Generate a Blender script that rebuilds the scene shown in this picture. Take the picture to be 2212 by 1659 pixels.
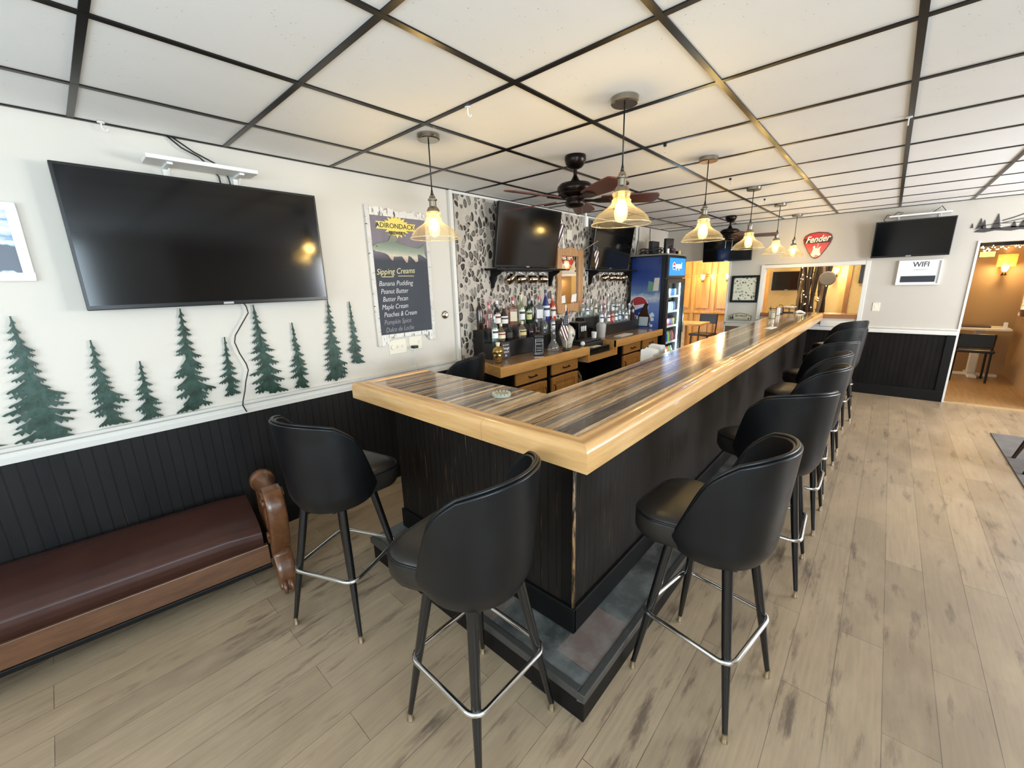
import bpy, bmesh, math, random
from mathutils import Vector, Matrix, Euler
random.seed(7)
for o in list(bpy.data.objects): bpy.data.objects.remove(o)
SC = bpy.context.scene
COL = SC.collection
PI = math.pi

# ------------------------------------------------------------------ camera
cam_data = bpy.data.cameras.new('camera')
cam = bpy.data.objects.new('camera', cam_data); COL.objects.link(cam)
RX = ((0.66806504, 0.19406528, -0.71835073), (-0.7436434, 0.14020552, -0.65371011), (-0.0261457, 0.97091765, 0.23798177))
M = Matrix(RX)
m4 = Matrix.Identity(4)
for i in range(3):
    for j in range(3): m4[i][j] = RX[i][j]
m4.translation = Vector((0, 0, 1.59))
cam.matrix_world = m4
cam_data.sensor_width = 36.0; cam_data.sensor_fit = 'HORIZONTAL'
cam_data.lens = 882.117 / 2212 * 36
cam_data.clip_start = 0.02; cam_data.clip_end = 100
SC.camera = cam
# ------------------------------------------------------------------ world, daylight, exposure
w = bpy.data.worlds.new('daylight'); SC.world = w; w.use_nodes = True
w.node_tree.nodes['Background'].inputs[0].default_value = (0.80, 0.90, 1.0, 1)
w.node_tree.nodes['Background'].inputs[1].default_value = 2.5
SC.view_settings.view_transform = 'Standard'
SC.view_settings.look = 'None'
SC.view_settings.exposure = 0.46
SC.view_settings.gamma = 1.0
SC.view_settings.use_curve_mapping = False

def area(name, loc, rot, sx, sy, power, col):
    l = bpy.data.lights.new(name, 'AREA'); l.shape = 'RECTANGLE'; l.size = sx; l.size_y = sy
    l.energy = power; l.color = col
    o = bpy.data.objects.new(name, l); COL.objects.link(o); o.location = loc; o.rotation_euler = rot
    return o
def point(name, loc, power, col, r=0.05):
    l = bpy.data.lights.new(name, 'POINT'); l.energy = power; l.color = col; l.shadow_soft_size = r
    o = bpy.data.objects.new(name, l); COL.objects.link(o); o.location = loc
    return o
CZ = 2.395; WY = 2.938; WX = 7.3; BX = -2.2; RY = -3.4
# daylight through the three windows of the right-hand wall and the one in the back wall
UPT = PI/2 + math.radians(20)
area('window_daylight', (-0.6, -1.98, 1.62), (UPT, 0, 0), 2.0, 1.36, 95, (0.70, 0.87, 1.0))
area('window_daylight', (4.6, RY + 0.06, 1.62), (UPT, 0, 0), 1.1, 1.3, 105, (0.90, 0.95, 1.0))
area('window_daylight', (6.2, RY + 0.06, 1.62), (UPT, 0, 0), 1.1, 1.3, 80, (0.95, 0.97, 1.0))
area('window_daylight', (BX + 0.03, 0.7, 1.6), (0, -PI/2, 0), 1.3, 2.6, 30, (0.72, 0.88, 1.0))

# ------------------------------------------------------------------ helpers
ORG = {}
class MB:
    def __init__(s, T=None): s.v = []; s.f = []; s.T = T
    def add(s, vs, fs):
        n = len(s.v)
        s.v += [tuple(s.T(*p)) if s.T else tuple(p) for p in vs]
        s.f += [tuple(n + i for i in f) for f in fs]
        return s
    def box(s, x0, y0, z0, x1, y1, z1):
        return s.add([(x0,y0,z0),(x1,y0,z0),(x1,y1,z0),(x0,y1,z0),(x0,y0,z1),(x1,y0,z1),(x1,y1,z1),(x0,y1,z1)],
                     [(0,3,2,1),(4,5,6,7),(0,1,5,4),(1,2,6,5),(2,3,7,6),(3,0,4,7)])
    def prism(s, poly, a, b):          # polygon in (u,v), extruded along w from a to b
        n = len(poly)
        vs = [(p[0], p[1], a) for p in poly] + [(p[0], p[1], b) for p in poly]
        return s.add(vs, [tuple(range(n))[::-1], tuple(range(n, 2*n))] + [(i, (i+1) % n, n + (i+1) % n, n + i) for i in range(n)])
    def lathe(s, prof, c=(0,0,0), n=24, axis='z', close=False):
        vs = []; fs = []
        for r, z in prof:
            for k in range(n):
                a = 2*PI*k/n; p = (r*math.cos(a), r*math.sin(a), z)
                if axis == 'y': p = (p[0], p[2], p[1])
                if axis == 'x': p = (p[2], p[0], p[1])
                vs.append((c[0]+p[0], c[1]+p[1], c[2]+p[2]))
        m = len(prof)
        for i in range(m-1):
            for k in range(n): fs.append((i*n+k, i*n+(k+1) % n, (i+1)*n+(k+1) % n, (i+1)*n+k))
        if not close:
            if prof[0][0] > 1e-4: fs.append(tuple(range(n))[::-1])
            if prof[-1][0] > 1e-4: fs.append(tuple((m-1)*n+k for k in range(n)))
        else:
            for k in range(n): fs.append(((m-1)*n+k, (m-1)*n+(k+1) % n, (k+1) % n, k))
        return s.add(vs, fs)
    def cyl(s, p0, p1, r0, r1=None, n=16):
        return s.tube([p0, p1], [r0, r0 if r1 is None else r1], n)
    def tube(s, pts, r, n=10, closed=False):
        pts = [Vector(p) for p in pts]; m = len(pts)
        rs = r if isinstance(r, (list, tuple)) else [r]*m
        vs = []; up = None
        for i, p in enumerate(pts):
            if closed: d = (pts[(i+1) % m] - pts[i-1])
            else: d = pts[min(i+1, m-1)] - pts[max(i-1, 0)]
            d.normalize()
            if up is None:
                up = Vector((0,0,1)) if abs(d.z) < 0.9 else Vector((1,0,0))
            sd = d.cross(up)
            if sd.length < 1e-5: up = Vector((0,1,0)); sd = d.cross(up)
            sd.normalize(); up = sd.cross(d).normalized()
            for k in range(n):
                a = 2*PI*k/n
                vs.append(tuple(p + sd*math.cos(a)*rs[i] + up*math.sin(a)*rs[i]))
        fs = []
        for i in range(m if closed else m-1):
            j = (i+1) % m
            for k in range(n): fs.append((i*n+k, i*n+(k+1) % n, j*n+(k+1) % n, j*n+k))
        if not closed: fs += [tuple(range(n))[::-1], tuple((m-1)*n+k for k in range(n))]
        return s.add(vs, fs)
    def ball(s, c, r, n=16, m=10, sc=(1,1,1)):
        vs = []; fs = []
        for i in range(m+1):
            t = PI*i/m
            for k in range(n):
                a = 2*PI*k/n
                vs.append((c[0]+r*sc[0]*math.sin(t)*math.cos(a), c[1]+r*sc[1]*math.sin(t)*math.sin(a), c[2]+r*sc[2]*math.cos(t)))
        for i in range(m):
            for k in range(n): fs.append((i*n+k, (i+1)*n+k, (i+1)*n+(k+1) % n, i*n+(k+1) % n))
        return s.add(vs, fs)
    def grid(s, fn, nu, nv, closeu=False):
        vs = [fn(i/nu, j/nv) for j in range(nv+1) for i in range(nu+1)]
        W = nu+1
        return s.add(vs, [(j*W+i, j*W+i+1, (j+1)*W+i+1, (j+1)*W+i) for j in range(nv) for i in range(nu)])
    def build(s, name, m, parent=None, smooth=False, bevel=0, label=None, cat=None, group=None, kind=None, seg=2, sub=0, plabel=None):
        me = bpy.data.meshes.new(name)
        if parent is not None: org = ORG[parent]
        else:
            xs = [p[0] for p in s.v]; ys = [p[1] for p in s.v]; zs = [p[2] for p in s.v]
            org = Vector(((min(xs)+max(xs))/2, (min(ys)+max(ys))/2, min(zs)))
            if kind == 'structure': org = Vector((0,0,0))
        me.from_pydata([Vector(p) - org for p in s.v], [], s.f)
        bm = bmesh.new(); bm.from_mesh(me); bmesh.ops.remove_doubles(bm, verts=bm.verts, dist=1e-5)
        bmesh.ops.recalc_face_normals(bm, faces=bm.faces); bm.to_mesh(me); bm.free()
        if smooth is True:
            for p in me.polygons: p.use_smooth = True
        elif smooth:
            for p in me.polygons: p.use_smooth = True
            try: me.set_sharp_from_angle(angle=math.radians(smooth))
            except Exception: pass
        me.materials.append(m)
        o = bpy.data.objects.new(name, me); COL.objects.link(o)
        if parent is not None: o.parent = parent; ORG[o] = org
        else: o.location = org; ORG[o] = org
        if bevel:
            b = o.modifiers.new('bevel', 'BEVEL'); b.width = bevel; b.segments = seg; b.limit_method = 'ANGLE'; b.angle_limit = 0.6
        if sub:
            b = o.modifiers.new('sub', 'SUBSURF'); b.levels = sub; b.render_levels = sub
        if label: o['label'] = label
        if plabel: o['label'] = plabel
        if cat: o['category'] = cat
        if group: o['group'] = group
        if kind: o['kind'] = kind
        return o
def thing(name, label, cat, loc=(0,0,0), group=None):
    o = bpy.data.objects.new(name, None); COL.objects.link(o); o.location = loc
    o.empty_display_size = 0.1
    ORG[o] = Vector(loc); o['label'] = label; o['category'] = cat
    if group: o['group'] = group
    return o
def dup(root, loc, rz=0, label=None, group=None):
    def rec(o, par):
        c = o.copy(); COL.objects.link(c)
        if par is not None: c.parent = par
        for ch in KIDS.get(o, []): rec(ch, c)
        return c
    r = rec(root, None); r.location = loc; r.rotation_euler = (0, 0, rz)
    if label: r['label'] = label
    if group: r['group'] = group
    return r
KIDS = {}
def index_kids():
    KIDS.clear()
    for o in COL.objects:
        if o.parent is not None: KIDS.setdefault(o.parent, []).append(o)

def hexc(h):
    h = h.lstrip('#'); c = [int(h[i:i+2], 16)/255 for i in (0, 2, 4)]
    return tuple((x/12.92 if x <= 0.04045 else ((x+0.055)/1.055)**2.4) for x in c) + (1,)
class NT:
    def __init__(s, name):
        s.m = bpy.data.materials.new(name); s.m.use_nodes = True; s.t = s.m.node_tree
        s.b = s.t.nodes['Principled BSDF']; s.out = s.t.nodes['Material Output']
    def n(s, typ, **k):
        x = s.t.nodes.new(typ)
        for a, v in k.items(): setattr(x, a, v)
        return x
    def l(s, a, b): s.t.links.new(a, b)
    def coord(s, scale=(1,1,1), rot=(0,0,0), loc=(0,0,0)):
        tc = s.n('ShaderNodeTexCoord'); mp = s.n('ShaderNodeMapping')
        mp.inputs['Scale'].default_value = scale; mp.inputs['Rotation'].default_value = rot; mp.inputs['Location'].default_value = loc
        s.l(tc.outputs['Object'], mp.inputs['Vector']); return mp.outputs['Vector']
    def noise(s, vec, scale=5, detail=4, rough=0.55):
        x = s.n('ShaderNodeTexNoise'); x.inputs['Scale'].default_value = scale; x.inputs['Detail'].default_value = detail
        x.inputs['Roughness'].default_value = rough
        if vec: s.l(vec, x.inputs['Vector'])
        return x.outputs['Fac']
    def ramp(s, fac, stops, interp='LINEAR'):
        x = s.n('ShaderNodeValToRGB'); x.color_ramp.interpolation = interp
        e = x.color_ramp.elements
        while len(e) < len(stops): e.new(0.5)
        for q, (p, c) in zip(e, stops):
            q.position = p; q.color = hexc(c) if isinstance(c, str) else (c if not isinstance(c, (int, float)) else (c, c, c, 1))
        s.l(fac, x.inputs['Fac']); return x.outputs['Color']
    def math(s, op, a, b=None, c=None):
        x = s.n('ShaderNodeMath', operation=op)
        for i, q in enumerate((a, b, c)):
            if q is None: continue
            if isinstance(q, (int, float)): x.inputs[i].default_value = q
            else: s.l(q, x.inputs[i])
        return x.outputs[0]
    def mix(s, fac, a, b, mode='MIX'):
        x = s.n('ShaderNodeMix', data_type='RGBA', blend_type=mode)
        for i, q in ((0, fac), (6, a), (7, b)):
            if isinstance(q, (int, float)): x.inputs[i].default_value = q if i == 0 else (q, q, q, 1)
            elif isinstance(q, str): x.inputs[i].default_value = hexc(q)
            elif isinstance(q, tuple): x.inputs[i].default_value = q
            else: s.l(q, x.inputs[i])
        return x.outputs[2]
    def sep(s, vec):
        x = s.n('ShaderNodeSeparateXYZ'); s.l(vec, x.inputs[0]); return x.outputs
    def bump(s, h, strength=0.3, dist=0.01):
        x = s.n('ShaderNodeBump'); x.inputs['Strength'].default_value = strength; x.inputs['Distance'].default_value = dist
        s.l(h, x.inputs['Height']); s.l(x.outputs[0], s.b.inputs['Normal'])
    def set(s, col=None, rough=None, metal=None, spec=None, coat=None, emit=None, es=None):
        def p(k, v):
            if v is None: return
            if isinstance(v, str): v = hexc(v)
            if isinstance(v, (int, float, tuple)): s.b.inputs[k].default_value = v
            else: s.l(v, s.b.inputs[k])
        p('Base Color', col); p('Roughness', rough); p('Metallic', metal); p('Specular IOR Level', spec); p('Coat Weight', coat)
        p('Emission Color', emit); p('Emission Strength', es)
        return s.m
MC = {}
def plain(name, col, rough=0.5, metal=0, var=0.06, scale=30, bump=0.0, spec=None, coat=None, emit=None, es=None):
    if name in MC: return MC[name]
    t = NT(name)
    v = t.noise(t.coord(), scale, 3)
    c = t.mix(t.math('MULTIPLY', v, var*2), col, t.mix(0.5, col, '#000000'))
    t.set(c, rough, metal, spec, coat, emit, es)
    if bump: t.bump(v, bump, 0.002)
    MC[name] = t.m; return t.m
def woodm(name, light, dark, axis='x', rough=0.35, scale=1.0, coat=0.0, contrast=1.0):
    if name in MC: return MC[name]
    t = NT(name)
    st = {'x': (1.2, 14, 14), 'y': (14, 1.2, 14), 'z': (14, 14, 1.2)}[axis]
    v = t.coord(tuple(q*scale for q in st))
    n1 = t.noise(v, 2.2, 6, 0.6); n2 = t.noise(v, 9, 3)
    f = t.math('ADD', t.math('MULTIPLY', n1, 0.75), t.math('MULTIPLY', n2, 0.25))
    t.set(t.ramp(f, [(0.5-0.22/contrast, dark), (0.5+0.16/contrast, light)]), rough, coat=coat)
    t.bump(n1, 0.08, 0.002)
    MC[name] = t.m; return t.m
def glassm(name, tint=(1,1,1,1), refl=1.0, alpha=0.0, rough=0.02, haze=0.0, hcol=(1,1,1,1)):
    # thin glass: see-through, mirror-like towards grazing angles, with a little translucent haze
    if name in MC: return MC[name]
    t = NT(name); t.t.nodes.remove(t.b)
    tr = t.n('ShaderNodeBsdfTransparent'); tr.inputs[0].default_value = tint
    gl = t.n('ShaderNodeBsdfGlossy'); gl.inputs['Roughness'].default_value = rough
    lw = t.n('ShaderNodeLayerWeight'); lw.inputs[0].default_value = 0.5
    fz = t.math('POWER', lw.outputs['Facing'], 3.5)
    fac = t.math('MINIMUM', t.math('ADD', t.math('MULTIPLY', fz, 0.75*refl), 0.04*refl+alpha), 1.0)
    base = tr.outputs[0]
    if haze:
        tl = t.n('ShaderNodeBsdfTranslucent'); tl.inputs[0].default_value = hcol
        df = t.n('ShaderNodeBsdfDiffuse'); df.inputs[0].default_value = hcol
        m1 = t.n('ShaderNodeMixShader'); m1.inputs[0].default_value = 0.5; t.l(tl.outputs[0], m1.inputs[1]); t.l(df.outputs[0], m1.inputs[2])
        m2 = t.n('ShaderNodeMixShader'); t.l(base, m2.inputs[1]); t.l(m1.outputs[0], m2.inputs[2])
        t.l(t.math('MINIMUM', t.math('ADD', haze, t.math('MULTIPLY', fz, haze*2.5)), 1.0), m2.inputs[0]); base = m2.outputs[0]
    mx = t.n('ShaderNodeMixShader'); t.l(fac, mx.inputs[0]); t.l(base, mx.inputs[1]); t.l(gl.outputs[0], mx.inputs[2])
    t.l(mx.outputs[0], t.out.inputs[0]); MC[name] = t.m; return t.m
def emitm(name, col, strength):
    if name in MC: return MC[name]
    t = NT(name); t.set('#000000', 0.5, emit=col, es=strength); MC[name] = t.m; return t.m
FONT = None
def text(body, size, T, u, v, w, m, parent, name='lettering', shear=0.0, ext=0.0008, bold=0.0, align='LEFT', sx=1.0, rot=0.0):
    c = bpy.data.curves.new('txt', 'FONT'); c.body = body; c.size = size; c.shear = shear; c.extrude = ext
    c.offset = bold; c.align_x = align; c.resolution_u = 3
    o = bpy.data.objects.new('txt', c); COL.objects.link(o)
    dg = bpy.context.evaluated_depsgraph_get(); dg.update()
    me = bpy.data.meshes.new_from_object(o.evaluated_get(dg))
    vs = []
    cr, sr = math.cos(rot), math.sin(rot)
    for p in me.vertices:
        a, b = p.co.x*sx, p.co.y
        vs.append((u + a*cr - b*sr, v + a*sr + b*cr, w + p.co.z))
    fs = [tuple(p.vertices) for p in me.polygons]
    bpy.data.objects.remove(o); bpy.data.curves.remove(c)
    mb = MB(T); mb.add(vs, fs)
    return mb.build(name, m, parent)
# wall frames: u to the viewer's right, v up, w towards the viewer
def WL(u, v, w): return (u, WY - w, v)
def WF(u, v, w): return (WX - w, -u, v)
def FR(x0=0, y0=0, z0=0):
    return lambda u, v, w: (x0 + u, y0 - w, z0 + v)
def rot_frame(c, ang, tilt=0):
    ca, sa = math.cos(ang), math.sin(ang)
    def f(u, v, w): return (c[0] + u*ca + w*sa, c[1] + u*sa - w*ca, c[2] + v)
    return f

# ------------------------------------------------------------------ materials
def m_floor():
    t = NT('greige plank floor')
    br = t.n('ShaderNodeTexBrick'); br.offset = 0.37; br.offset_frequency = 2
    br.inputs['Scale'].default_value = 1; br.inputs['Brick Width'].default_value = 1.22; br.inputs['Row Height'].default_value = 0.152
    br.inputs['Mortar Size'].default_value = 0.0016; br.inputs['Mortar Smooth'].default_value = 0.3; br.inputs['Bias'].default_value = 0
    br.inputs['Color1'].default_value = hexc('#a48e72'); br.inputs['Color2'].default_value = hexc('#8e7a61'); br.inputs['Mortar'].default_value = hexc('#5c4d3e')
    t.l(t.coord(loc=(0.3, 0.05, 0)), br.inputs['Vector'])
    g = t.noise(t.coord((1.3, 26, 1)), 3, 6, 0.6)
    blot = t.noise(t.coord((1.6, 4.2, 1)), 1.5, 5, 0.62)
    sm = t.math('MULTIPLY', t.noise(t.coord((2.6, 13, 1), loc=(3, 2, 0)), 1.2, 5, 0.62), t.math('ADD', 0.72, t.math('MULTIPLY', t.noise(t.coord((1, 1, 1), loc=(7, 1, 0)), 1.1, 2), 0.56)))
    c = t.mix(t.ramp(g, [(0.35, 0.0), (0.7, 0.5)]), br.outputs['Color'], '#7f7060')
    c = t.mix(t.ramp(blot, [(0.45, 0.0), (0.75, 0.55)]), c, '#b49e80')
    c = t.mix(t.ramp(sm, [(0.57, 0.0), (0.72, 0.8)]), c, '#54453a')
    t.set(c, t.ramp(blot, [(0.3, 0.30), (0.7, 0.44)]), spec=0.5)
    t.bump(g, 0.10, 0.002); return t.m
def m_tile():
    t = NT('white pitted ceiling tile')
    vo = t.n('ShaderNodeTexVoronoi'); vo.inputs['Scale'].default_value = 34; t.l(t.coord((1, 1.8, 1)), vo.inputs['Vector'])
    n = t.noise(t.coord(), 5, 2)
    pit = t.math('MULTIPLY', t.ramp(vo.outputs['Distance'], [(0.06, 1.0), (0.12, 0.0)]), t.ramp(n, [(0.5, 0.0), (0.62, 1.0)]))
    c = t.mix(t.noise(t.coord(), 2.5, 3), '#f6f6f5', '#eeeeec')
    t.set(t.mix(t.math('MULTIPLY', pit, 0.7), c, '#8a8682'), 0.9, spec=0.15)
    t.bump(t.math('SUBTRACT', t.math('MULTIPLY', t.noise(t.coord(), 120, 3), 0.3), pit), 0.35, 0.003); return t.m
def m_paint(name, col):
    t = NT(name); n = t.noise(t.coord(), 140, 2)
    t.set(t.mix(t.noise(t.coord(), 1.4, 3), col, t.mix(0.06, col, '#6b6257')), 0.55, spec=0.3); t.bump(n, 0.12, 0.001); return t.m
def m_bead(name, axis, base='#15171a', worn=0.5, pitch=0.042, spec=0.22):
    t = NT(name); co = t.coord(); s = t.sep(co); c = s[0 if axis == 'x' else 1]
    fr = t.math('FRACT', t.math('DIVIDE', c, pitch))
    d = t.math('ABSOLUTE', t.math('SUBTRACT', fr, 0.5))       # 0.5 at the groove
    groove = t.ramp(d, [(0.40, 0.0), (0.47, 1.0)])
    edge = t.math('MULTIPLY', t.ramp(d, [(0.33, 0.0), (0.38, 1.0)]), t.math('SUBTRACT', 1.0, groove))
    sc = (1, 60, 3) if axis == 'y' else (60, 1, 3)
    wv = t.noise(t.coord(sc), 1.3, 5, 0.7)
    wmask = t.math('MULTIPLY', t.ramp(wv, [(0.56, 0.0), (0.72, 1.0)]), worn)
    col = t.mix(t.math('MULTIPLY', groove, 0.7), t.mix(t.noise(t.coord((2,2,0.6)), 4, 4), base, t.mix(0.35, base, '#3a332b')), '#050505')
    col = t.mix(t.math('MULTIPLY', edge, wmask), col, '#8a6a4c')
    col = t.mix(t.math('MULTIPLY', wmask, 0.25), col, '#5b4430')
    t.set(col, 0.5, spec=spec); t.bump(t.math('SUBTRACT', 1.0, groove), 0.2, 0.002); return t.m
def m_pebble():
    t = NT('river pebble wall')
    co = t.coord()
    nz = t.n('ShaderNodeTexNoise'); nz.inputs['Scale'].default_value = 7; nz.inputs['Detail'].default_value = 1; t.l(co, nz.inputs['Vector'])
    va = t.n('ShaderNodeVectorMath', operation='MULTIPLY_ADD'); va.inputs[1].default_value = (0.09, 0, 0.09)
    t.l(nz.outputs['Color'], va.inputs[0]); t.l(co, va.inputs[2])
    mp = t.n('ShaderNodeMapping'); mp.inputs['Scale'].default_value = (21.0, 0.001, 13.5); t.l(va.outputs[0], mp.inputs['Vector'])
    def vor(feat):
        v = t.n('ShaderNodeTexVoronoi', feature=feat); v.inputs['Scale'].default_value = 1; v.inputs['Randomness'].default_value = 0.85; t.l(mp.outputs[0], v.inputs['Vector']); return v
    e = vor('DISTANCE_TO_EDGE').outputs['Distance']; f1 = vor('F1')
    rnd = t.sep(f1.outputs['Color'])
    thr = t.math('ADD', 0.05, t.math('MULTIPLY', rnd[1], 0.10))
    rad = t.math('ADD', 0.42, t.math('MULTIPLY', rnd[1], 0.24))
    q = t.math('MINIMUM', t.math('SUBTRACT', rad, f1.outputs['Distance']), t.math('SUBTRACT', e, 0.035))
    msk = t.ramp(q, [(0.0, 0.0), (0.03, 1.0)])
    rr = t.ramp(rnd[0], [(0.0, '#38332f'), (0.2, '#544e48'), (0.42, '#6b645c'), (0.66, '#8b8379'), (0.85, '#a9a196')], 'CONSTANT')
    rr = t.mix(t.math('MULTIPLY', t.noise(co, 60, 3), 0.35), rr, '#2e2a26')
    gr = t.mix(t.noise(co, 12, 4), '#c9c0b3', '#a79e92')
    t.set(t.mix(msk, gr, rr), t.mix(msk, 0.85, 0.38), spec=0.5)
    h = t.ramp(q, [(0.0, 0.0), (0.16, 1.0)])
    t.bump(h, 0.7, 0.012); return t.m
def m_stripe():
    t = NT('striped reclaimed timber bar top')
    co = t.coord(); s = t.sep(co)
    wob = t.math('MULTIPLY', t.noise(t.coord((1.1, 3, 1)), 2.5, 3), 0.010)
    y = t.math('ADD', s[1], wob)
    def lay(width, seed):
        v = t.n('ShaderNodeTexVoronoi', voronoi_dimensions='1D'); v.inputs['Scale'].default_value = 1/width; v.inputs['Randomness'].default_value = 1.0
        t.l(t.math('ADD', y, seed), v.inputs['W']); return t.sep(v.outputs['Color'])[0]
    a = lay(0.022, 3.17); b = lay(0.009, 8.4)
    pal = [(0.0, '#b09678'), (0.10, '#5d5249'), (0.20, '#cdb08c'), (0.32, '#75685c'), (0.42, '#2b2b2c'), (0.47, '#b99b78'), (0.58, '#857a70'), (0.68, '#dabf9c'), (0.80, '#4d443d'), (0.88, '#a88c6b')]
    c1 = t.ramp(a, pal, 'CONSTANT')
    c2 = t.ramp(b, [(0.0, '#b8966f'), (0.35, '#3a322b'), (0.5, '#c9aa82'), (0.75, '#6f6256')], 'CONSTANT')
    pick = t.ramp(lay(0.055, 1.9), [(0.0, 0.0), (0.62, 0.85)], 'CONSTANT')
    c = t.mix(pick, c1, c2)
    g = t.noise(t.coord((4, 90, 4)), 2.2, 6, 0.72)
    c = t.mix(t.ramp(g, [(0.46, 0.0), (0.64, 0.75)]), c, '#2f2924')
    g2 = t.noise(t.coord((7, 60, 4), loc=(5, 5, 0)), 1.5, 5, 0.7)
    c = t.mix(t.ramp(g2, [(0.55, 0.0), (0.75, 0.35)]), c, '#dcc19a')
    t.set(c, 0.17, spec=0.5, coat=0.25); t.b.inputs['Coat Roughness'].default_value = 0.06
    t.bump(t.noise(co, 6, 3), 0.03, 0.004); return t.m
def m_slate():
    t = NT('multicolour slate tile')
    br = t.n('ShaderNodeTexBrick'); br.offset = 0.5
    for k, v in (('Scale', 1), ('Brick Width', 0.31), ('Row Height', 0.30), ('Mortar Size', 0.003)): br.inputs[k].default_value = v
    br.inputs['Color1'].default_value = (1,1,1,1); br.inputs['Color2'].default_value = (0,0,0,1); br.inputs['Mortar'].default_value = (0.5,0.5,0.5,1)
    t.l(t.coord(loc=(0.43, 0.6, 0)), br.inputs['Vector'])
    r = t.sep(br.outputs['Color'])[0]
    c = t.ramp(r, [(0.0, '#3a3c3a'), (0.4, '#454744'), (0.62, '#4f524f'), (0.86, '#6a5a52')], 'CONSTANT')
    n = t.noise(t.coord(), 9, 6, 0.65)
    c = t.mix(t.ramp(n, [(0.4, 0.0), (0.75, 0.6)]), c, '#8b8a85')
    t.set(c, 0.5); t.bump(n, 0.3, 0.006); return t.m
def m_leather(name, col, hi, rough=0.38):
    t = NT(name); n = t.noise(t.coord(), 220, 2); b = t.noise(t.coord(), 6, 3)
    t.set(t.mix(b, col, hi), t.ramp(b, [(0.3, rough-0.05), (0.7, rough+0.1)]), spec=0.38); t.bump(n, 0.10, 0.001); return t.m
FLOOR = m_floor(); TILE = m_tile()
WALL = m_paint('warm white wall paint', '#d3cdc2'); WALLF = m_paint('pale grey wall paint', '#bfb9af')
BEADX = m_bead('black beadboard', 'x', '#0c0f13', 0.10, 0.05)
BEADY = m_bead('black beadboard far', 'y', '#08090b', 0.02, 0.05, 0.10)
BARX = m_bead('worn black bar panel long', 'x', '#0f0d0c', 0.8); BARY = m_bead('worn black bar panel short', 'y', '#0f0d0c', 1.0)
PEB = m_pebble(); STRIPE = m_stripe(); SLATE = m_slate()
GRID = plain('dark bronze ceiling grid', '#1d1814', 0.32, 0.45)
TRIMW = plain('white gloss trim', '#dcd9d2', 0.35)
BLACKP = plain('black painted wood', '#0a0909', 0.5, bump=0.1, spec=0.25)
PINE = woodm('golden pine', '#d9ae75', '#c0905a', 'x', 0.24, coat=0.3)
PINEY = woodm('golden pine crosswise', '#d9ae75', '#c0905a', 'y', 0.24, coat=0.3)
PINED = woodm('golden pine counter edge', '#d9a765', '#bb8546', 'x', 0.3)
CABW = woodm('honey cabinet wood', '#c8924f', '#a8743a', 'x', 0.32)
CABWZ = woodm('honey cabinet wood upright', '#c8924f', '#a8743a', 'z', 0.32)
LEATH = m_leather('black vinyl', '#07090b', '#0d0f12', 0.34)
LEATHS = m_leather('brownish black vinyl seat', '#1a1815', '#2a2520', 0.36)  # seat tone browner and lighter than the backrest vinyl
BROWNL = m_leather('oxblood brown leather', '#321c18', '#47281f', 0.34)
CHROME = plain('polished chrome', '#d9d9d9', 0.12, 1.0, 0.02)
STEEL = plain('brushed nickel', '#a39a8b', 0.25, 1.0)
DKMETAL = plain('aged bronze metal', '#4a4034', 0.3, 0.9)
LEGB = plain('black enamel', '#0d0d0e', 0.25, 0.0, coat=0.3)
BRASS = plain('dull brass', '#cdbfa6', 0.28, 1.0)
SCREEN = plain('black glass screen', '#040508', 0.11, 0, 0.02, spec=0.5)
BEZEL = plain('black plastic', '#0c0c0d', 0.3)
WHITEP = plain('white plastic', '#e9e8e4', 0.4)
CABLE = plain('black cable rubber', '#141414', 0.5)
CARV = woodm('carved brown wood', '#6f4527', '#452815', 'y', 0.3, coat=0.3)
FAN = plain('dark bronze fan metal', '#1e1512', 0.3, 0.7)
BLADE = woodm('reddish fan blade', '#5b2a1c', '#3e1a12', 'x', 0.3)
GLASS = glassm('clear shade glass', (0.98, 0.96, 0.90, 1), 0.6, 0.0, 0.05, 0.028, (1, 0.90, 0.70, 1))
AMBER = glassm('amber bulb glass', (1.0, 0.86, 0.45, 1), 0.5, 0.0, 0.05, 0.13, (1, 0.80, 0.30, 1))
BGLASS = glassm('clear bottle glass', (0.90, 0.93, 0.92, 1), 1.3, 0.05, 0.03, 0.10)
MIRROR = plain('mirror glass', '#e8e8e6', 0.02, 1.0, 0.0)
CHALKW = plain('chalk white', '#e4dfe0', 0.9); CHALKY = plain('chalk yellow', '#efe2a8', 0.9)

# ------------------------------------------------------------------ room shell
MB().box(BX-0.1, RY-0.1, -0.08, 7.42, WY+0.1, 0).build('floor', FLOOR, kind='structure')
MB().box(BX-0.1, RY-0.1, CZ, 7.42, WY+0.1, CZ+0.06).build('ceiling', TILE, kind='structure')
g = MB()
y = 0.04 - 0.61*5
while y < WY:
    g.box(BX, y-0.012, CZ-0.006, WX, y+0.012, CZ-0.0005); y += 0.61
x = 0.23 - 0.61*4
while x < WX:
    g.box(x-0.012, RY, CZ-0.0055, x+0.012, WY, CZ-0.0008); x += 0.61
g.box(BX, WY-0.016, CZ-0.007, WX, WY, CZ-0.0005); g.box(WX-0.016, RY, CZ-0.007, WX, WY, CZ-0.0005)
g.build('trim_1', GRID, kind='structure')
MB().box(BX-0.1, WY, 0, 7.42, WY+0.1, CZ).build('wall_left', WALL, kind='structure')
MB().box(BX, WY-0.012, 0, 2.5, WY, 0.84).build('trim_2', BEADX, kind='structure')
c = MB(lambda u, v, w: (w, WY - u, v))
rail = [(0, 0.838), (0.016, 0.838), (0.018, 0.868), (0.012, 0.874), (0.012, 0.889), (0.026, 0.900), (0.028, 0.916), (0, 0.916)]
c.prism(rail, BX, 2.46); c.build('trim_3', TRIMW, kind='structure')
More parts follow.
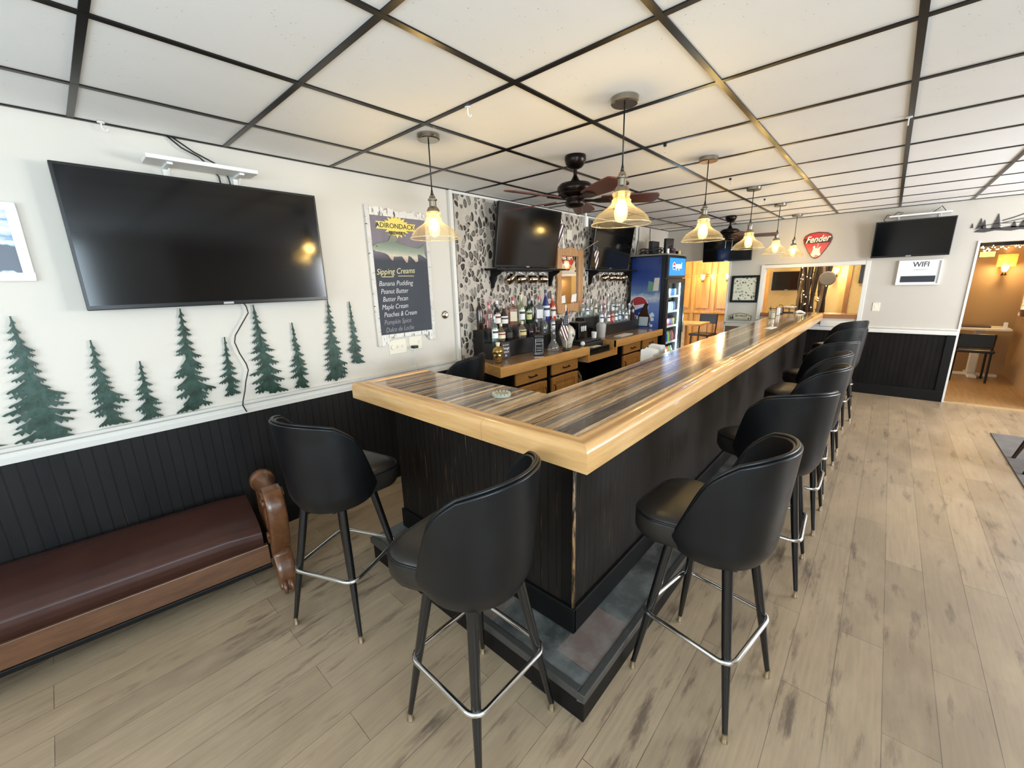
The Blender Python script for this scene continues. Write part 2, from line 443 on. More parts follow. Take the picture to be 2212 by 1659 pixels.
MB().box(BX, WY-0.024, 0, 2.4, WY-0.01, 0.11).build('baseboard_left', BLACKP, bevel=0.003, kind='structure')
# stone-clad part of the left wall and its white corner strips
MB().box(2.52, WY-0.015, 0, 6.02, WY, CZ-0.03).build('wall_left', PEB, kind='structure')
MB().box(2.465, WY-0.03, 0, 2.50, WY, CZ-0.008).build('trim_4', TRIMW, bevel=0.003, kind='structure')
MB().box(2.50, WY-0.022, CZ-0.03, 6.02, WY, CZ-0.008).box(6.02, WY-0.03, 0, 6.10, WY, CZ-0.008).build('trim_5', TRIMW, bevel=0.003, kind='structure')
# far wall with left opening, serving window and right doorway
fw = MB()
O1 = (1.93, 2.78, 1.88); W1 = (0.27, 1.425, 1.005, 1.715); D1 = (-1.95, -0.71, 1.91)
def wx(y0, y1, z0, z1): fw.box(WX, y0, z0, WX+0.12, y1, z1)
wx(O1[1], WY, 0, CZ); wx(O1[0], O1[1], O1[2], CZ); wx(W1[1], O1[0], 0, CZ); wx(W1[0], W1[1], 0, W1[2]); wx(W1[0], W1[1], W1[3], CZ)
wx(D1[1], W1[0], 0, CZ); wx(D1[0], D1[1], D1[2], CZ); wx(RY, D1[0], 0, CZ)
fw.build('wall_far', WALLF, kind='structure')
MB().box(WX-0.012, D1[1]+0.03, 0, WX, 0.8, 0.84).build('trim_6', BEADY, kind='structure')
MB().box(WX-0.03, D1[1]+0.02, 0, WX-0.012, 0.8, 0.14).build('baseboard_far', BLACKP, bevel=0.004, kind='structure')
MB().box(WX-0.026, D1[1]+0.02, 0, WX-0.012, D1[1]+0.10, 0.84).build('trim_7', BLACKP, bevel=0.002, kind='structure')
c = MB(lambda u, v, w: (WX - u, w, v)); c.prism(rail, D1[1]+0.02, 0.8); c.prism(rail, 1.2, O1[0]-0.01); c.build('trim_8', TRIMW, kind='structure')
MB().box(WX-0.012, 1.2, 0, WX, O1[0]-0.03, 0.84).build('trim_9', plain('brown wainscot panel', '#6b4a30', 0.5, bump=0.1), kind='structure')
t = MB()
for (a, b, z0, z1) in ((W1[0]-0.05, W1[0], W1[2]-0.05, W1[3]+0.05), (W1[1], W1[1]+0.05, W1[2]-0.05, W1[3]+0.05), (W1[0], W1[1], W1[3], W1[3]+0.05)):
    t.box(WX-0.018, a, z0, WX, b, z1)
t.box(WX-0.03, W1[0]-0.02, W1[2]-0.11, WX, 0.66, W1[2]-0.035)
t.build('window_1', TRIMW, bevel=0.003, kind='structure')
t = MB(); t.box(WX-0.012, D1[1], 0, WX+0.125, D1[1]+0.022, D1[2]+0.02); t.box(WX-0.012, O1[0]-0.03, 0, WX+0.125, O1[0]-0.005, O1[2]+0.01)
t.build('trim_10', TRIMW, bevel=0.002, kind='structure')
MB().box(WX-0.01, D1[0], 0, WX+0.03, D1[1], 0.012).build('trim_11', plain('pale threshold strip', '#d8bb8c', 0.3, 0.4), kind='structure')
# back and right walls, with the windows the daylight comes through
bw = MB()
bw.box(BX-0.1, RY, 0, BX, -0.7, CZ); bw.box(BX-0.1, 2.1, 0, BX, WY, CZ); bw.box(BX-0.1, -0.7, 0, BX, 2.1, 0.9); bw.box(BX-0.1, -0.7, 2.3, BX, 2.1, CZ)
bw.build('wall_back', WALL, kind='structure')
rw = MB(); holes = [(4.0, 5.2), (5.6, 6.8)]
xs = BX-0.1
for a, b in holes:
    rw.box(xs, RY-0.1, 0, a, RY, CZ); rw.box(a, RY-0.1, 0, b, RY, 0.92); rw.box(a, RY-0.1, 2.32, b, RY, CZ); xs = b
rw.box(xs, RY-0.1, 0, 7.42, RY, CZ)
rw.build('wall_right', WALL, kind='structure')
fw2 = MB(); fw2.box(BX, -2.15, 0, -1.65, -2.05, CZ).box(-1.65, -2.15, 0, 0.45, -2.05, 0.92).box(-1.65, -2.15, 2.32, 0.45, -2.05, CZ).box(0.45, -2.15, 0, 1.3, -2.05, CZ).box(1.2, RY, 0, 1.3, -2.15, CZ)
fw2.build('wall_right', WALL, kind='structure')
f = MB(); a, b = -1.65, 0.45
f.box(a, -2.12, 0.92, a+0.05, -2.07, 2.32).box(b-0.05, -2.12, 0.92, b, -2.07, 2.32).box(a, -2.12, 0.92, b, -2.07, 0.97).box(a, -2.12, 2.27, b, -2.07, 2.32).box(-0.62, -2.12, 0.92, -0.58, -2.07, 2.32)
f.build('window_6', TRIMW, kind='structure')
for k, (a, b) in enumerate(holes):
    f = MB(); f.box(a, RY-0.07, 0.92, a+0.05, RY-0.02, 2.32); f.box(b-0.05, RY-0.07, 0.92, b, RY-0.02, 2.32); f.box(a, RY-0.07, 0.92, b, RY-0.02, 0.97); f.box(a, RY-0.07, 2.27, b, RY-0.02, 2.32)
    f.box((a+b)/2-0.02, RY-0.07, 0.92, (a+b)/2+0.02, RY-0.02, 2.32)
    f.build('window_%d' % (k+2), TRIMW, kind='structure')
f = MB(); f.box(BX-0.07, -0.7, 0.9, BX-0.02, -0.65, 2.3).box(BX-0.07, 2.05, 0.9, BX-0.02, 2.1, 2.3).box(BX-0.07, 0.68, 0.9, BX-0.02, 0.72, 2.3)
f.build('window_5', TRIMW, kind='structure')

# ------------------------------------------------------------------ the bar
BX0, BY0 = 1.05, 0.64          # outer corner of the top
bar = thing('bar_counter', 'long L-shaped bar with striped timber top, golden pine edge and worn black beadboard front', 'bar', (1.22, 0.80, 0))
s = MB(); O = 0.10
s.box(BX0+O, BY0+O, 1.0, 7.285, 1.18, 1.06)
s.box(BX0+O, 1.18, 1.0, 1.55, 2.145, 1.06); s.build('bar_top', STRIPE, bar)
prof = [(0.0, 0.985), (0.0, 1.052), (0.004, 1.062), (0.012, 1.070), (0.024, 1.074), (0.040, 1.073), (0.052, 1.068), (0.060, 1.0635), (0.070, 1.0625), (0.078, 1.066), (0.092, 1.067), (0.100, 1.061), (0.105, 1.058), (0.105, 0.985)]
def sweep(a, b, fa, fb):
    m = MB(); n = len(prof)
    vs = [fa(o)+(z,) for o, z in prof] + [fb(o)+(z,) for o, z in prof]
    m.add(vs, [(i, (i+1) % n, n+(i+1) % n, n+i) for i in range(n)] + [tuple(range(n))[::-1], tuple(range(n, 2*n))]); return m
sweep(0, 0, lambda o: (BX0+o, BY0+o), lambda o: (7.285, BY0+o)).build('edge_rail', PINE, bar, smooth=50, plabel='golden pine edge along the long side')
sweep(0, 0, lambda o: (BX0+o, BY0+o), lambda o: (BX0+o, 1.128)).build('edge_rail', PINEY, bar, smooth=50)
sweep(0, 0, lambda o: (BX0+o, 1.1295), lambda o: (BX0+o, 2.18-o*0.4)).build('edge_rail', PINEY, bar, smooth=50)
MB().box(BX0+0.02, 2.142, 0.99, 1.56, 2.18, 1.066).build('end_board', PINE, bar, bevel=0.004)
MB().box(1.22, 0.80, 0.15, 7.29, 0.86, 1.0).build('front_panel', BARX, bar, plabel='long black beadboard front')
MB().box(1.22, 0.8605, 0.15, 1.30, 2.04, 1.0).build('front_panel', BARY, bar, plabel='short worn black beadboard front')
t = NT('worn corner bead'); n_ = t.noise(t.coord((30, 30, 5)), 2.0, 5, 0.7); t.set(t.ramp(n_, [(0.45, '#100e0c'), (0.62, '#a07c55')]), 0.5)
MB().cyl((1.215, 0.795, 0.27), (1.215, 0.795, 0.99), 0.0075).build('corner_bead', t.m, bar, smooth=True)
MB().box(1.205, 0.782, 0.15, 7.29, 0.80, 0.27).box(1.202, 0.782, 0.15, 1.22, 2.04, 0.27).build('skirting', BLACKP, bar, bevel=0.004)
MB().box(1.62, 0.87, 0.83, 7.0, 1.42, 0.86).box(1.62, 0.87, 0.0, 7.0, 0.90, 0.83).build('work_shelf', BEZEL, bar)
MB().box(1.02, 0.618, 0, 7.28, 0.86, 0.118).box(1.02, 0.86, 0, 1.30, 2.09, 0.118).build('step_riser', BLACKP, bar, bevel=0.004, plabel='black footrest step')
MB().box(1.03, 0.63, 0.118, 7.28, 0.81, 0.143).box(1.03, 0.81, 0.118, 1.23, 2.09, 0.143).build('step_tile', SLATE, bar, plabel='slate tiles on the footrest step')
MB().box(1.003, 0.604, 0.112, 7.28, 0.634, 0.150).box(1.003, 0.634, 0.112, 1.033, 2.09, 0.150).build('step_edging', plain('grey worn step edging', '#565450', 0.3, 0.4, var=0.3, scale=40), bar, bevel=0.004)

# ------------------------------------------------------------------ bar stools
st0 = thing('bar_stool', 'stool', 'bar stool', (0,0,0), None)
def seatf(u, v):
    # superellipse cushion
    a = 2*PI*u
    if v < 0.12: r = 0.90 + 0.10*math.sin(v/0.12*PI/2); z = 0.665 + 0.0*v
    rs = [(0.0,0.645),(0.85,0.645),(0.95,0.652),(1.0,0.675),(1.0,0.725),(0.975,0.742),(0.93,0.752),(0.80,0.762),(0.5,0.768),(0.0,0.77)]
    k = v*(len(rs)-1); i = min(int(k), len(rs)-2); f = k - i
    r = rs[i][0]*(1-f)+rs[i+1][0]*f; z = rs[i][1]*(1-f)+rs[i+1][1]*f
    c, s_ = math.cos(a), math.sin(a); p = 2/4.2 if s_ > 0 else 2/2.6
    x = abs(c)**p*math.copysign(1, c); y = abs(s_)**p*math.copysign(1, s_)
    wd = 0.168 + 0.042*min(1.0, max(0.0, (y+0.15)/0.7))
    return (x*wd*r, (y*0.232*r + 0.022) if y > 0 else (y*0.190*r + 0.022), z)
m = MB(); m.grid(seatf, 48, 18); seat = m.build('seat', LEATHS, st0, smooth=True)
ring = [seatf(i/48, 4.85/9.0) for i in range(48)]
MB().tube([(p[0]*1.005, p[1]*1.005, p[2]) for p in ring], 0.0045, 6, closed=True).build('piping', LEATH, seat, smooth=True)
def shellp(s_, t, off):
    # s_ -1..1 around, t 0..1 up
    zt = 1.055 - 0.030*abs(s_)**2.5
    zb = 0.625 + 0.02*abs(s_)**4
    th = math.radians(121 - 47*t**0.85) * s_
    if t > 0.66:
        k = (t-0.66)/0.34; th *= (1 - 0.20*k**2.6)
    z = zb + (zt-zb)*t
    R = 0.198 + 0.034*t**0.8 - 0.022*max(0, 0.14-t)/0.14 + off
    return (R*1.0*math.sin(th), -R*1.0*math.cos(th) + 0.002 - 0.006*t, z)
m = MB(); NU, NV = 36, 18
def outer(u, v): return shellp(2*u-1, v, 0.0)
def inner(u, v): return shellp(2*u-1, v, -0.028)
vs = [outer(i/NU, j/NV) for j in range(NV+1) for i in range(NU+1)]; n0 = len(vs)
vs += [inner(i/NU, j/NV) for j in range(NV+1) for i in range(NU+1)]
W_ = NU+1; fs = []
for j in range(NV):
    for i in range(NU):
        a = j*W_+i; fs.append((a, a+1, a+1+W_, a+W_)); fs.append((n0+a, n0+a+W_, n0+a+1+W_, n0+a+1))
for i in range(NU):
    fs.append((i, n0+i, n0+i+1, i+1)); a = NV*W_+i; fs.append((a, a+1, n0+a+1, n0+a))
for j in range(NV):
    a = j*W_; fs.append((a, a+W_, n0+a+W_, n0+a)); a += NU; fs.append((a, n0+a, n0+a+W_, a+W_))
m.add(vs, fs); back = m.build('backrest', LEATH, st0, smooth=70, bevel=0.010, seg=3)
edge = [shellp(-1, j/NV, -0.014) for j in range(0, NV)] + [shellp(2*i/NU-1, 1, -0.014) for i in range(NU+1)] + [shellp(1, j/NV, -0.014) for j in range(NV-1, -1, -1)]
edge = [(p[0]*1.0, p[1], p[2]+0.004) for p in edge]
MB().tube(edge, 0.0065, 6).build('piping', LEATH, back, smooth=True)
MB().box(-0.13, -0.13, 0.62, 0.13, 0.13, 0.65).build('swivel_plate', LEGB, st0, bevel=0.01)
for sx, sy in ((-1,-1), (1,-1), (1,1), (-1,1)):
    top = Vector((sx*0.105, sy*0.105, 0.63)); bot = Vector((sx*0.188, sy*0.188, 0.035))
    leg = MB().tube([top, top.lerp(bot, 0.5), bot], [0.019, 0.0165, 0.0095], 14).build('leg', LEGB, st0, smooth=60)
    MB().lathe([(0.0, 0.0), (0.012, 0.0), (0.0135, 0.006), (0.010, 0.012), (0.0105, 0.04), (0.0, 0.04)], (sx*0.189, sy*0.189, 0), 12).build('glide', BRASS, leg, smooth=60)
rp = []; h = 0.168; rr = 0.045
for cx_, cy_, a0 in ((h-rr, h-rr, 0), (-(h-rr), h-rr, 90), (-(h-rr), -(h-rr), 180), (h-rr, -(h-rr), 270)):
    for k in range(7):
        a = math.radians(a0 + 15*k); rp.append((cx_+rr*math.cos(a), cy_+rr*math.sin(a), 0.30))
# rounded footring that hugs the four legs
rp = [(x*1.0, y_*1.0, z) for x, y_, z in rp]
MB().tube([(p[0]*1.045, p[1]*1.045, p[2]) for p in rp], 0.0095, 8, closed=True).build('footring', CHROME, st0, smooth=True)
index_kids()
# (x, y, base turn, seat turn, label)
stools = [
 (0.754, 1.832, -66, -78, 'black vinyl bucket bar stool at the short end of the bar, nearer the wooden bench'),
 (0.795, 0.925, 0, 8, 'black bucket bar stool nearest the camera, before the short bar side, its seat facing left'),
 (1.507, 0.366, -9, -4, 'first black bucket stool on the long side of the bar, right of the corner'),
 (2.43, 0.335, 3, -38, 'second black bucket stool along the long side of the bar, from the corner'),
 (3.12, 0.33, 0, -8, 'third black bucket stool along the long side of the bar'),
 (3.68, 0.35, 3, -6, 'fourth black bucket stool along the long side of the bar'),
 (4.42, 0.34, 0, -34, 'fifth black bucket stool along the long side of the bar'),
 (5.55, 0.33, -6, -30, 'sixth black bucket stool along the long side, second from the far wall'),
 (6.46, 0.35, 4, -36, 'last black bucket stool along the bar, closest to the black far wall panel'),
 (2.09, 2.50, 10, 20, 'black bucket stool behind the bar, standing by the white wall below the chalkboard'),
]
BASEP = ('leg', 'footring')
for i, (x, y, br, srt, lab) in enumerate(stools):
    o = dup(st0, (x, y, 0), math.radians(br), lab, None if i == 9 else 'bar stools around the bar')
    for ch in o.children:
        if not ch.name.startswith(BASEP): ch.rotation_euler = (0, 0, math.radians(srt - br))
def purge(root):
    def rec(o):
        for c in KIDS.get(o, []): rec(c)
        bpy.data.objects.remove(o)
    rec(root); KIDS.clear()
purge(st0)

# ------------------------------------------------------------------ pendants
p0 = thing('pendant_lamp', 'lamp', 'lamp', (0, 0, 0))
cp = MB().lathe([(0.0, 2.365), (0.056, 2.365), (0.061, 2.370), (0.061, 2.392), (0.0, 2.392)], n=32).build('canopy', STEEL, p0, smooth=40)
MB().tube([(0,0,2.37), (0,0,2.085)], 0.0035, 8).lathe([(0.0035, 2.12), (0.010, 2.085), (0.0, 2.085)]).build('cord', CABLE, p0, smooth=True)
MB().lathe([(0.0,2.088),(0.013,2.086),(0.017,2.078),(0.020,2.070),(0.026,2.066),(0.026,2.060),(0.020,2.056),(0.020,2.028),(0.027,2.022),(0.032,2.014),(0.036,2.008),(0.036,1.998),(0.0,1.998)], n=24).build('socket', STEEL, p0, smooth=45)
prof2 = [(0.031,2.004),(0.041,1.998),(0.043,1.985),(0.037,1.975),(0.040,1.968),(0.046,1.962),(0.043,1.955),(0.050,1.945),(0.070,1.928),(0.092,1.916),(0.112,1.900),(0.126,1.882),(0.134,1.866),(0.141,1.856)]
sh = MB().lathe(prof2 + [(r-0.0025, z-0.001) for r, z in prof2[::-1]], n=48, close=True).build('lamp_shade', GLASS, p0, smooth=True)
MB().tube([(0.1405*math.cos(2*PI*k/48), 0.1405*math.sin(2*PI*k/48), 1.856) for k in range(48)], 0.0022, 6, closed=True).build('rim', glassm('shade rim glass', (1, 0.96, 0.85, 1), 1.2, 0.1, 0.1, 0.25, (1,0.95,0.82,1)), sh, smooth=True)
bulb = MB().lathe([(0.0,2.0),(0.014,1.998),(0.015,1.975),(0.020,1.960),(0.027,1.935),(0.031,1.910),(0.029,1.888),(0.020,1.872),(0.008,1.865),(0.0,1.864)], n=24).build('bulb', AMBER, p0, smooth=True)
fil = MB()
for k in range(6):
    a = PI*k/3; r1 = 0.008
    fil.tube([(r1*math.cos(a), r1*math.sin(a), 1.965), (r1*1.25*math.cos(a), r1*1.25*math.sin(a), 1.895)], 0.0035, 6)
fil.build('filament', emitm('glowing filament', '#ffd27a', 50), bulb)
index_kids()
pend = [(1.56,1.99,'glass pendant lamp hanging in front of the chalkboard'),
        (1.916,1.0075,'largest-looking glass pendant lamp, hanging right of the ceiling fan'),
        (3.2,1.04,'glass pendant lamp, second of the row over the long bar'),
        (4.526,1.05,'glass pendant lamp, third of the row, below the farther ceiling fan'),
        (5.77,1.05,'glass pendant lamp, fourth of the row over the long bar'),
        (6.93,1.05,'glass pendant lamp farthest down the bar, beside the red guitar pick sign')]
for x, y, lab in pend:
    dup(p0, (x, y, 0), random.random()*6, lab, 'pendant lamps over the bar')
    point('pendant_light', (x, y, 1.925), 6.5, (1.0, 0.84, 0.64), 0.03)
purge(p0)

# ------------------------------------------------------------------ ceiling fans
def make_fan(x, y, a0, label):
    f = thing('ceiling_fan', label, 'ceiling fan', (x, y, 2.10), 'dark bronze ceiling fans')
    MB().lathe([(0.0,2.394),(0.068,2.394),(0.070,2.370),(0.062,2.345),(0.045,2.325),(0.022,2.315),(0.0,2.315)], (x,y,0), 32).build('canopy', FAN, f, smooth=True)
    MB().cyl((x,y,2.33), (x,y,2.22), 0.012).lathe([(0.012,2.275),(0.03,2.245),(0.045,2.232),(0.0,2.23)], (x,y,0)).build('downrod', FAN, f, smooth=50)
    MB().lathe([(0.0,2.236),(0.06,2.234),(0.10,2.224),(0.118,2.205),(0.120,2.185),(0.108,2.168),(0.112,2.158),(0.090,2.145),(0.062,2.140),(0.060,2.120),(0.066,2.108),(0.060,2.090),(0.040,2.078),(0.0,2.074)], (x,y,0), 40).build('motor_housing', FAN, f, smooth=50)
    for k in range(5):
        a = math.radians(a0 + 72*k); ca, sa = math.cos(a), math.sin(a)
        def T(u, v, w_, ca=ca, sa=sa): return (x + u*ca - v*sa, y + u*sa + v*ca, 2.128 + w_ - v*0.20)
        P_ = []
        for i in range(13):
            q = i/12; P_.append((0.17+0.36*q, 0.048+0.022*math.sin(q*PI*0.62)))
        tip = [(0.53+0.028*math.sin(PI*j/6), 0.068*math.cos(PI*j/6)) for j in range(1, 6)]
        poly = P_ + tip + [(p, -q) for p, q in P_[::-1]]
        bl = MB(T).prism(poly, -0.004, 0.004).build('blade', BLADE, f)
        MB(T).prism([(0.06,0.02),(0.12,0.014),(0.16,0.034),(0.22,0.036),(0.245,0.0),(0.22,-0.036),(0.16,-0.034),(0.12,-0.014),(0.06,-0.02)], -0.012, -0.0045).build('blade_bracket', FAN, bl, bevel=0.002)
    for dx in (-0.03, 0.035):
        MB().tube([(x+dx, y-dx, 2.09), (x+dx, y-dx, 1.98)], 0.0012, 5).build('pull_chain', STEEL, f)
    return f
make_fan(2.49, 1.65, 240, 'dark bronze ceiling fan with reddish blades, the nearer of two')
make_fan(6.3, 1.70, 215, 'dark bronze ceiling fan farther away, above the wall television')

# ------------------------------------------------------------------ televisions
def tv(name_label, T, w, h, thick=0.035, tilt=0.0, logo=True):
    # T: (u,v,w) frame with u in 0..w, v in 0..h
    o = T(w/2, 0, 0)
    t = thing('television', name_label, 'television', o)
    def TT(u, v, ww): return T(u, v, ww + tilt*(v/h))
    MB(TT).box(0, 0, 0, w, h, thick).build('casing', BEZEL, t, bevel=0.004)
    MB(TT).box(0.012, 0.022, thick, w-0.012, h-0.012, thick+0.0015).build('screen', SCREEN, t)
    MB(TT).box(w*0.3, h*0.3, -0.05, w*0.7, h*0.7, -0.001).build('wall_mount', BLACKP, t)
    if logo: MB(TT).box(w/2-0.025, 0.004, thick, w/2+0.025, 0.016, thick+0.003).build('badge', plain('silver badge', '#b9bcc0', 0.3, 0.8), t)
    return t
tv('largest black flat television, on the left wall above the metal pine trees', lambda u, v, w: (0.115+u, WY-0.055-w, 1.517+v), 1.165, 0.66, 0.04, 0.0)
tv('black television on the pebble wall, left of the mirror', lambda u, v, w: (2.93+u, WY-0.055-w, 1.75+v), 0.985, 0.585, 0.035, 0.09)
tv('black television on the pebble wall, right of the mirror', lambda u, v, w: (4.66+u, WY-0.055-w, 1.75+v), 1.02, 0.585, 0.035, 0.09)
tv('black tilted television on the far wall above the WIFI sign', lambda u, v, w: (7.245-w, 0.235-u, 1.79+v), 0.71, 0.43, 0.035, 0.07)
tv('black television hanging above the opening to the wood-panelled room', lambda u, v, w: (7.245-w, 2.31-u, 1.845+v), 0.70, 0.41, 0.035, 0.04)

# ------------------------------------------------------------------ left wall: pine trees, shelf, picture, board
TREEM = None
def m_tree():
    t = NT('painted metal pine'); n = t.noise(t.coord(), 14, 5, 0.6)
    t.set(t.ramp(n, [(0.3, '#16251e'), (0.46, '#22392d'), (0.58, '#304a40'), (0.7, '#4a4038')]), 0.42, 0.25)
    t.bump(t.noise(t.coord((1,1,0.5)), 40, 4), 0.4, 0.004); return t.m
TREEM = m_tree()
def pine(xt, zt, xb, zb, hw, seed, lab):
    r = random.Random(seed); H_ = zt - zb; n = max(9, int(H_/0.037)); T = MB(WL); hw *= 1.12
    T.prism([(xt-0.003, zt), (xt+0.003, zt), (xb+hw*0.15, zb+H_*0.10), (xb+hw*0.07, zb+0.005), (xb-hw*0.07, zb+0.005), (xb-hw*0.15, zb+H_*0.10)], 0.010, 0.015)
    for i in range(n):
        q = (i+0.5)/n; c = xt + (xb-xt)*q
        for sg in (-1, 1):
            wd = hw*(0.09 + 0.91*q**1.1)*r.uniform(0.62, 1.10)*(1.0 if i < n-2 else 0.8)
            dr = (0.014 + H_*0.075*q + 0.012)*r.uniform(0.75, 1.25)
            zc = min(zt-0.004, zt - H_*q*0.90 + r.uniform(-0.006, 0.006)); th = 0.6 + 0.5*r.random()
            p = [(0, 0.004), (wd*0.30, -dr*0.22), (wd*0.62, -dr*0.58), (wd*0.90, -dr*0.78), (wd, -dr*0.92), (wd*0.93, -dr*1.0),
                 (wd*0.80, -dr*0.88), (wd*0.74, -dr*(0.95+0.25*th)), (wd*0.62, -dr*0.86), (wd*0.52, -dr*(0.90+0.3*th)), (wd*0.38, -dr*0.80), (wd*0.22, -dr*(0.85+0.2*th)), (0, -dr*0.85)]
            w0 = 0.012 + 0.004*r.random()
            pts = [(c + sg*x, max(zb, zc+z)) for x, z in p]
            T.prism(pts if sg > 0 else pts[::-1], w0, w0+0.004)
    return T.build('metal_pine_tree', TREEM, label=lab, cat='wall decoration', group='green metal pine trees on the left wall')
pine(-0.13,1.508,-0.125,0.905,0.135,3,'tallest green metal pine tree, far left below the white framed picture')
pine(0.10,1.373,0.10,0.925,0.098,4,'green metal pine tree left of the smallest one, under the large television')
pine(0.262,1.242,0.255,0.92,0.075,5,'smallest green metal pine tree, between two taller ones on the wall')
pine(0.48,1.505,0.46,0.918,0.115,6,'tall green metal pine tree whose tip touches the television, left of the hanging cable')
pine(0.662,1.326,0.645,0.96,0.072,7,'short green metal pine tree crossed by the black television cable')
pine(0.843,1.507,0.86,0.928,0.115,8,'tall green metal pine tree just right of the hanging cable')
pine(1.053,1.378,1.06,0.925,0.078,9,'narrow green metal pine tree, third from the right on the wall')
pine(1.31,1.514,1.30,0.927,0.105,10,'tall green metal pine tree, second from the right on the wall')
pine(1.468,1.496,1.475,1.03,0.072,11,'green metal pine tree farthest right, next to the chalkboard')
pine(-0.37,1.20,-0.37,0.93,0.13,12,'green metal pine tree cut off by the left edge of the photo')

sh = thing('wall_shelf', 'narrow white wall shelf on two brackets above the large television', 'shelf', (0.71, WY, 2.225))
MB().box(0.45, WY-0.17, 2.235, 0.94, WY-0.022, 2.256).build('shelf_board', WHITEP, sh, bevel=0.003)
for x in (0.545, 0.865):
    MB().box(x-0.012, WY-0.008, 2.11, x+0.012, WY, 2.235).box(x-0.012, WY-0.14, 2.225, x+0.012, WY-0.008, 2.235).tube([(x, WY-0.008, 2.13), (x, WY-0.05, 2.165), (x, WY-0.10, 2.212)], 0.005, 8).build('bracket', WHITEP, sh, bevel=0.001)
for lab, pts in (('left black cable running from the ceiling down behind the white shelf', [(0.58, WY-0.012, 2.39), (0.63, WY-0.03, 2.34), (0.70, WY-0.03, 2.31), (0.76, WY-0.012, 2.262), (0.785, WY-0.010, 2.225), (0.79, WY-0.012, 2.15)]),
                 ('right black cable running from the ceiling across the white shelf', [(0.60, WY-0.012, 2.39), (0.68, WY-0.03, 2.33), (0.77, WY-0.03, 2.29), (0.815, WY-0.012, 2.262), (0.832, WY-0.010, 2.225), (0.84, WY-0.012, 2.15)])):
    MB().tube(pts, 0.004, 8).build('cable', CABLE, smooth=True, label=lab, cat='cable', group='cables above the large television')
MB().box(0.83, WY-0.06, 2.257, 0.885, WY-0.02, 2.279).build('power_adapter', BEZEL, bevel=0.004, label='small black power adapter on the right end of the white shelf', cat='adapter')
cpts = [(0.775,1.545),(0.80,1.50),(0.805,1.46),(0.76,1.395),(0.715,1.33),(0.705,1.29),(0.72,1.22),(0.745,1.15),(0.75,1.11),(0.725,1.04),(0.71,0.98),(0.69,0.92),(0.685,0.895),(0.70,0.85)]
MB(WL).tube([(a, b, 0.030) for a, b in cpts], 0.0035, 8).build('television_cable', CABLE, smooth=True, label='black cable hanging in waves below the large television down to the chair rail', cat='cable')

pf = thing('framed_picture', 'white framed blue and white mountain picture at the left edge', 'picture', (-0.30, WY, 1.66))
fr = MB(WL); x0, x1, z0, z1 = -0.62, -0.018, 1.66, 1.995; b_ = 0.035
fr.box(x0, z0, 0, x1, z0+b_, 0.02).box(x0, z1-b_, 0, x1, z1, 0.02).box(x0, z0+b_, 0, x0+b_, z1-b_, 0.02).box(x1-b_, z0+b_, 0, x1, z1-b_, 0.02)
fr.build('frame', WHITEP, pf, bevel=0.002)
t = NT('icy mountain print'); v = t.noise(t.coord((2, 1, 9), rot=(0, 0.25, 0)), 4, 5, 0.6); s3 = t.sep(t.coord())
ice = t.ramp(v, [(0.35, '#7f97b5'), (0.5, '#c9d9e8'), (0.62, '#eef4f8')])
band = t.math('ADD', s3[2], t.math('MULTIPLY', t.noise(t.coord((6,1,1)), 2, 2), 0.10))
mm = t.ramp(band, [(0.085, 0.0), (0.09, 1.0), (0.205, 1.0), (0.21, 0.0)], 'LINEAR')
t.set(t.mix(mm, ice, '#5d6470'), 0.4); PRINT = t.m
MB(WL).box(x0+b_, z0+b_, 0.004, x1-b_, z1-b_, 0.010).build('print', PRINT, pf)

cb = thing('chalkboard', 'birch-bordered chalkboard menu with a trout and a yellow starburst logo', 'chalkboard', (1.95, WY, 1.13))
t = NT('chalkboard slate'); n = t.noise(t.coord((3,1,1)), 3, 5, 0.6); s3 = t.sep(t.coord())
up_ = t.ramp(s3[2], [(0.66, 0.0), (0.74, 1.0)])
t.set(t.mix(up_, t.mix(n, '#34383f', '#454a53'), t.mix(n, '#6b6470', '#8a8288')), 0.75); BOARDM = t.m
MB(WL).box(1.70, 1.20, 0.002, 2.20, 2.135, 0.012).build('board', BOARDM, cb)
t = NT('birch bark'); n = t.noise(t.coord((16, 1, 40)), 1.6, 4, 0.6); n2 = t.noise(t.coord(), 9, 4)
t.set(t.mix(t.ramp(n, [(0.60, 0.0), (0.66, 0.9)]), t.mix(n2, '#e9e5df', '#bdb6ae'), '#2a2725'), 0.7); t.bump(n, 0.2, 0.003); BIRCH = t.m
for (a, b, c_, d_) in ((1.665, 1.135, 1.70, 2.185), (2.195, 1.135, 2.23, 2.13)):
    MB(WL).box(a, b, 0.001, c_, d_, 0.020).build('birch_border', BIRCH, cb, bevel=0.006)
t = NT('birch bark crosswise'); n = t.noise(t.coord((40, 1, 6)), 1.6, 4, 0.6)
t.set(t.mix(t.ramp(n, [(0.56, 0.0), (0.62, 0.95)]), '#e3ded7', '#23201e'), 0.7); BIRCHX = t.m
r = random.Random(5)
top = [(1.70 + 0.495*i/24, 2.165 + r.uniform(-0.012, 0.014)) for i in range(25)]
MB(WL).prism([(1.70, 2.115)] + [(2.195, 2.115)] + top[::-1], 0.001, 0.017).build('birch_border', BIRCHX, cb)
MB(WL).prism([(1.70,1.135),(1.75,1.14),(1.79,1.19),(2.12,1.19),(2.16,1.14),(2.195,1.135),(2.195,1.222),(1.70,1.222)], 0.001, 0.017).build('birch_border', BIRCHX, cb)
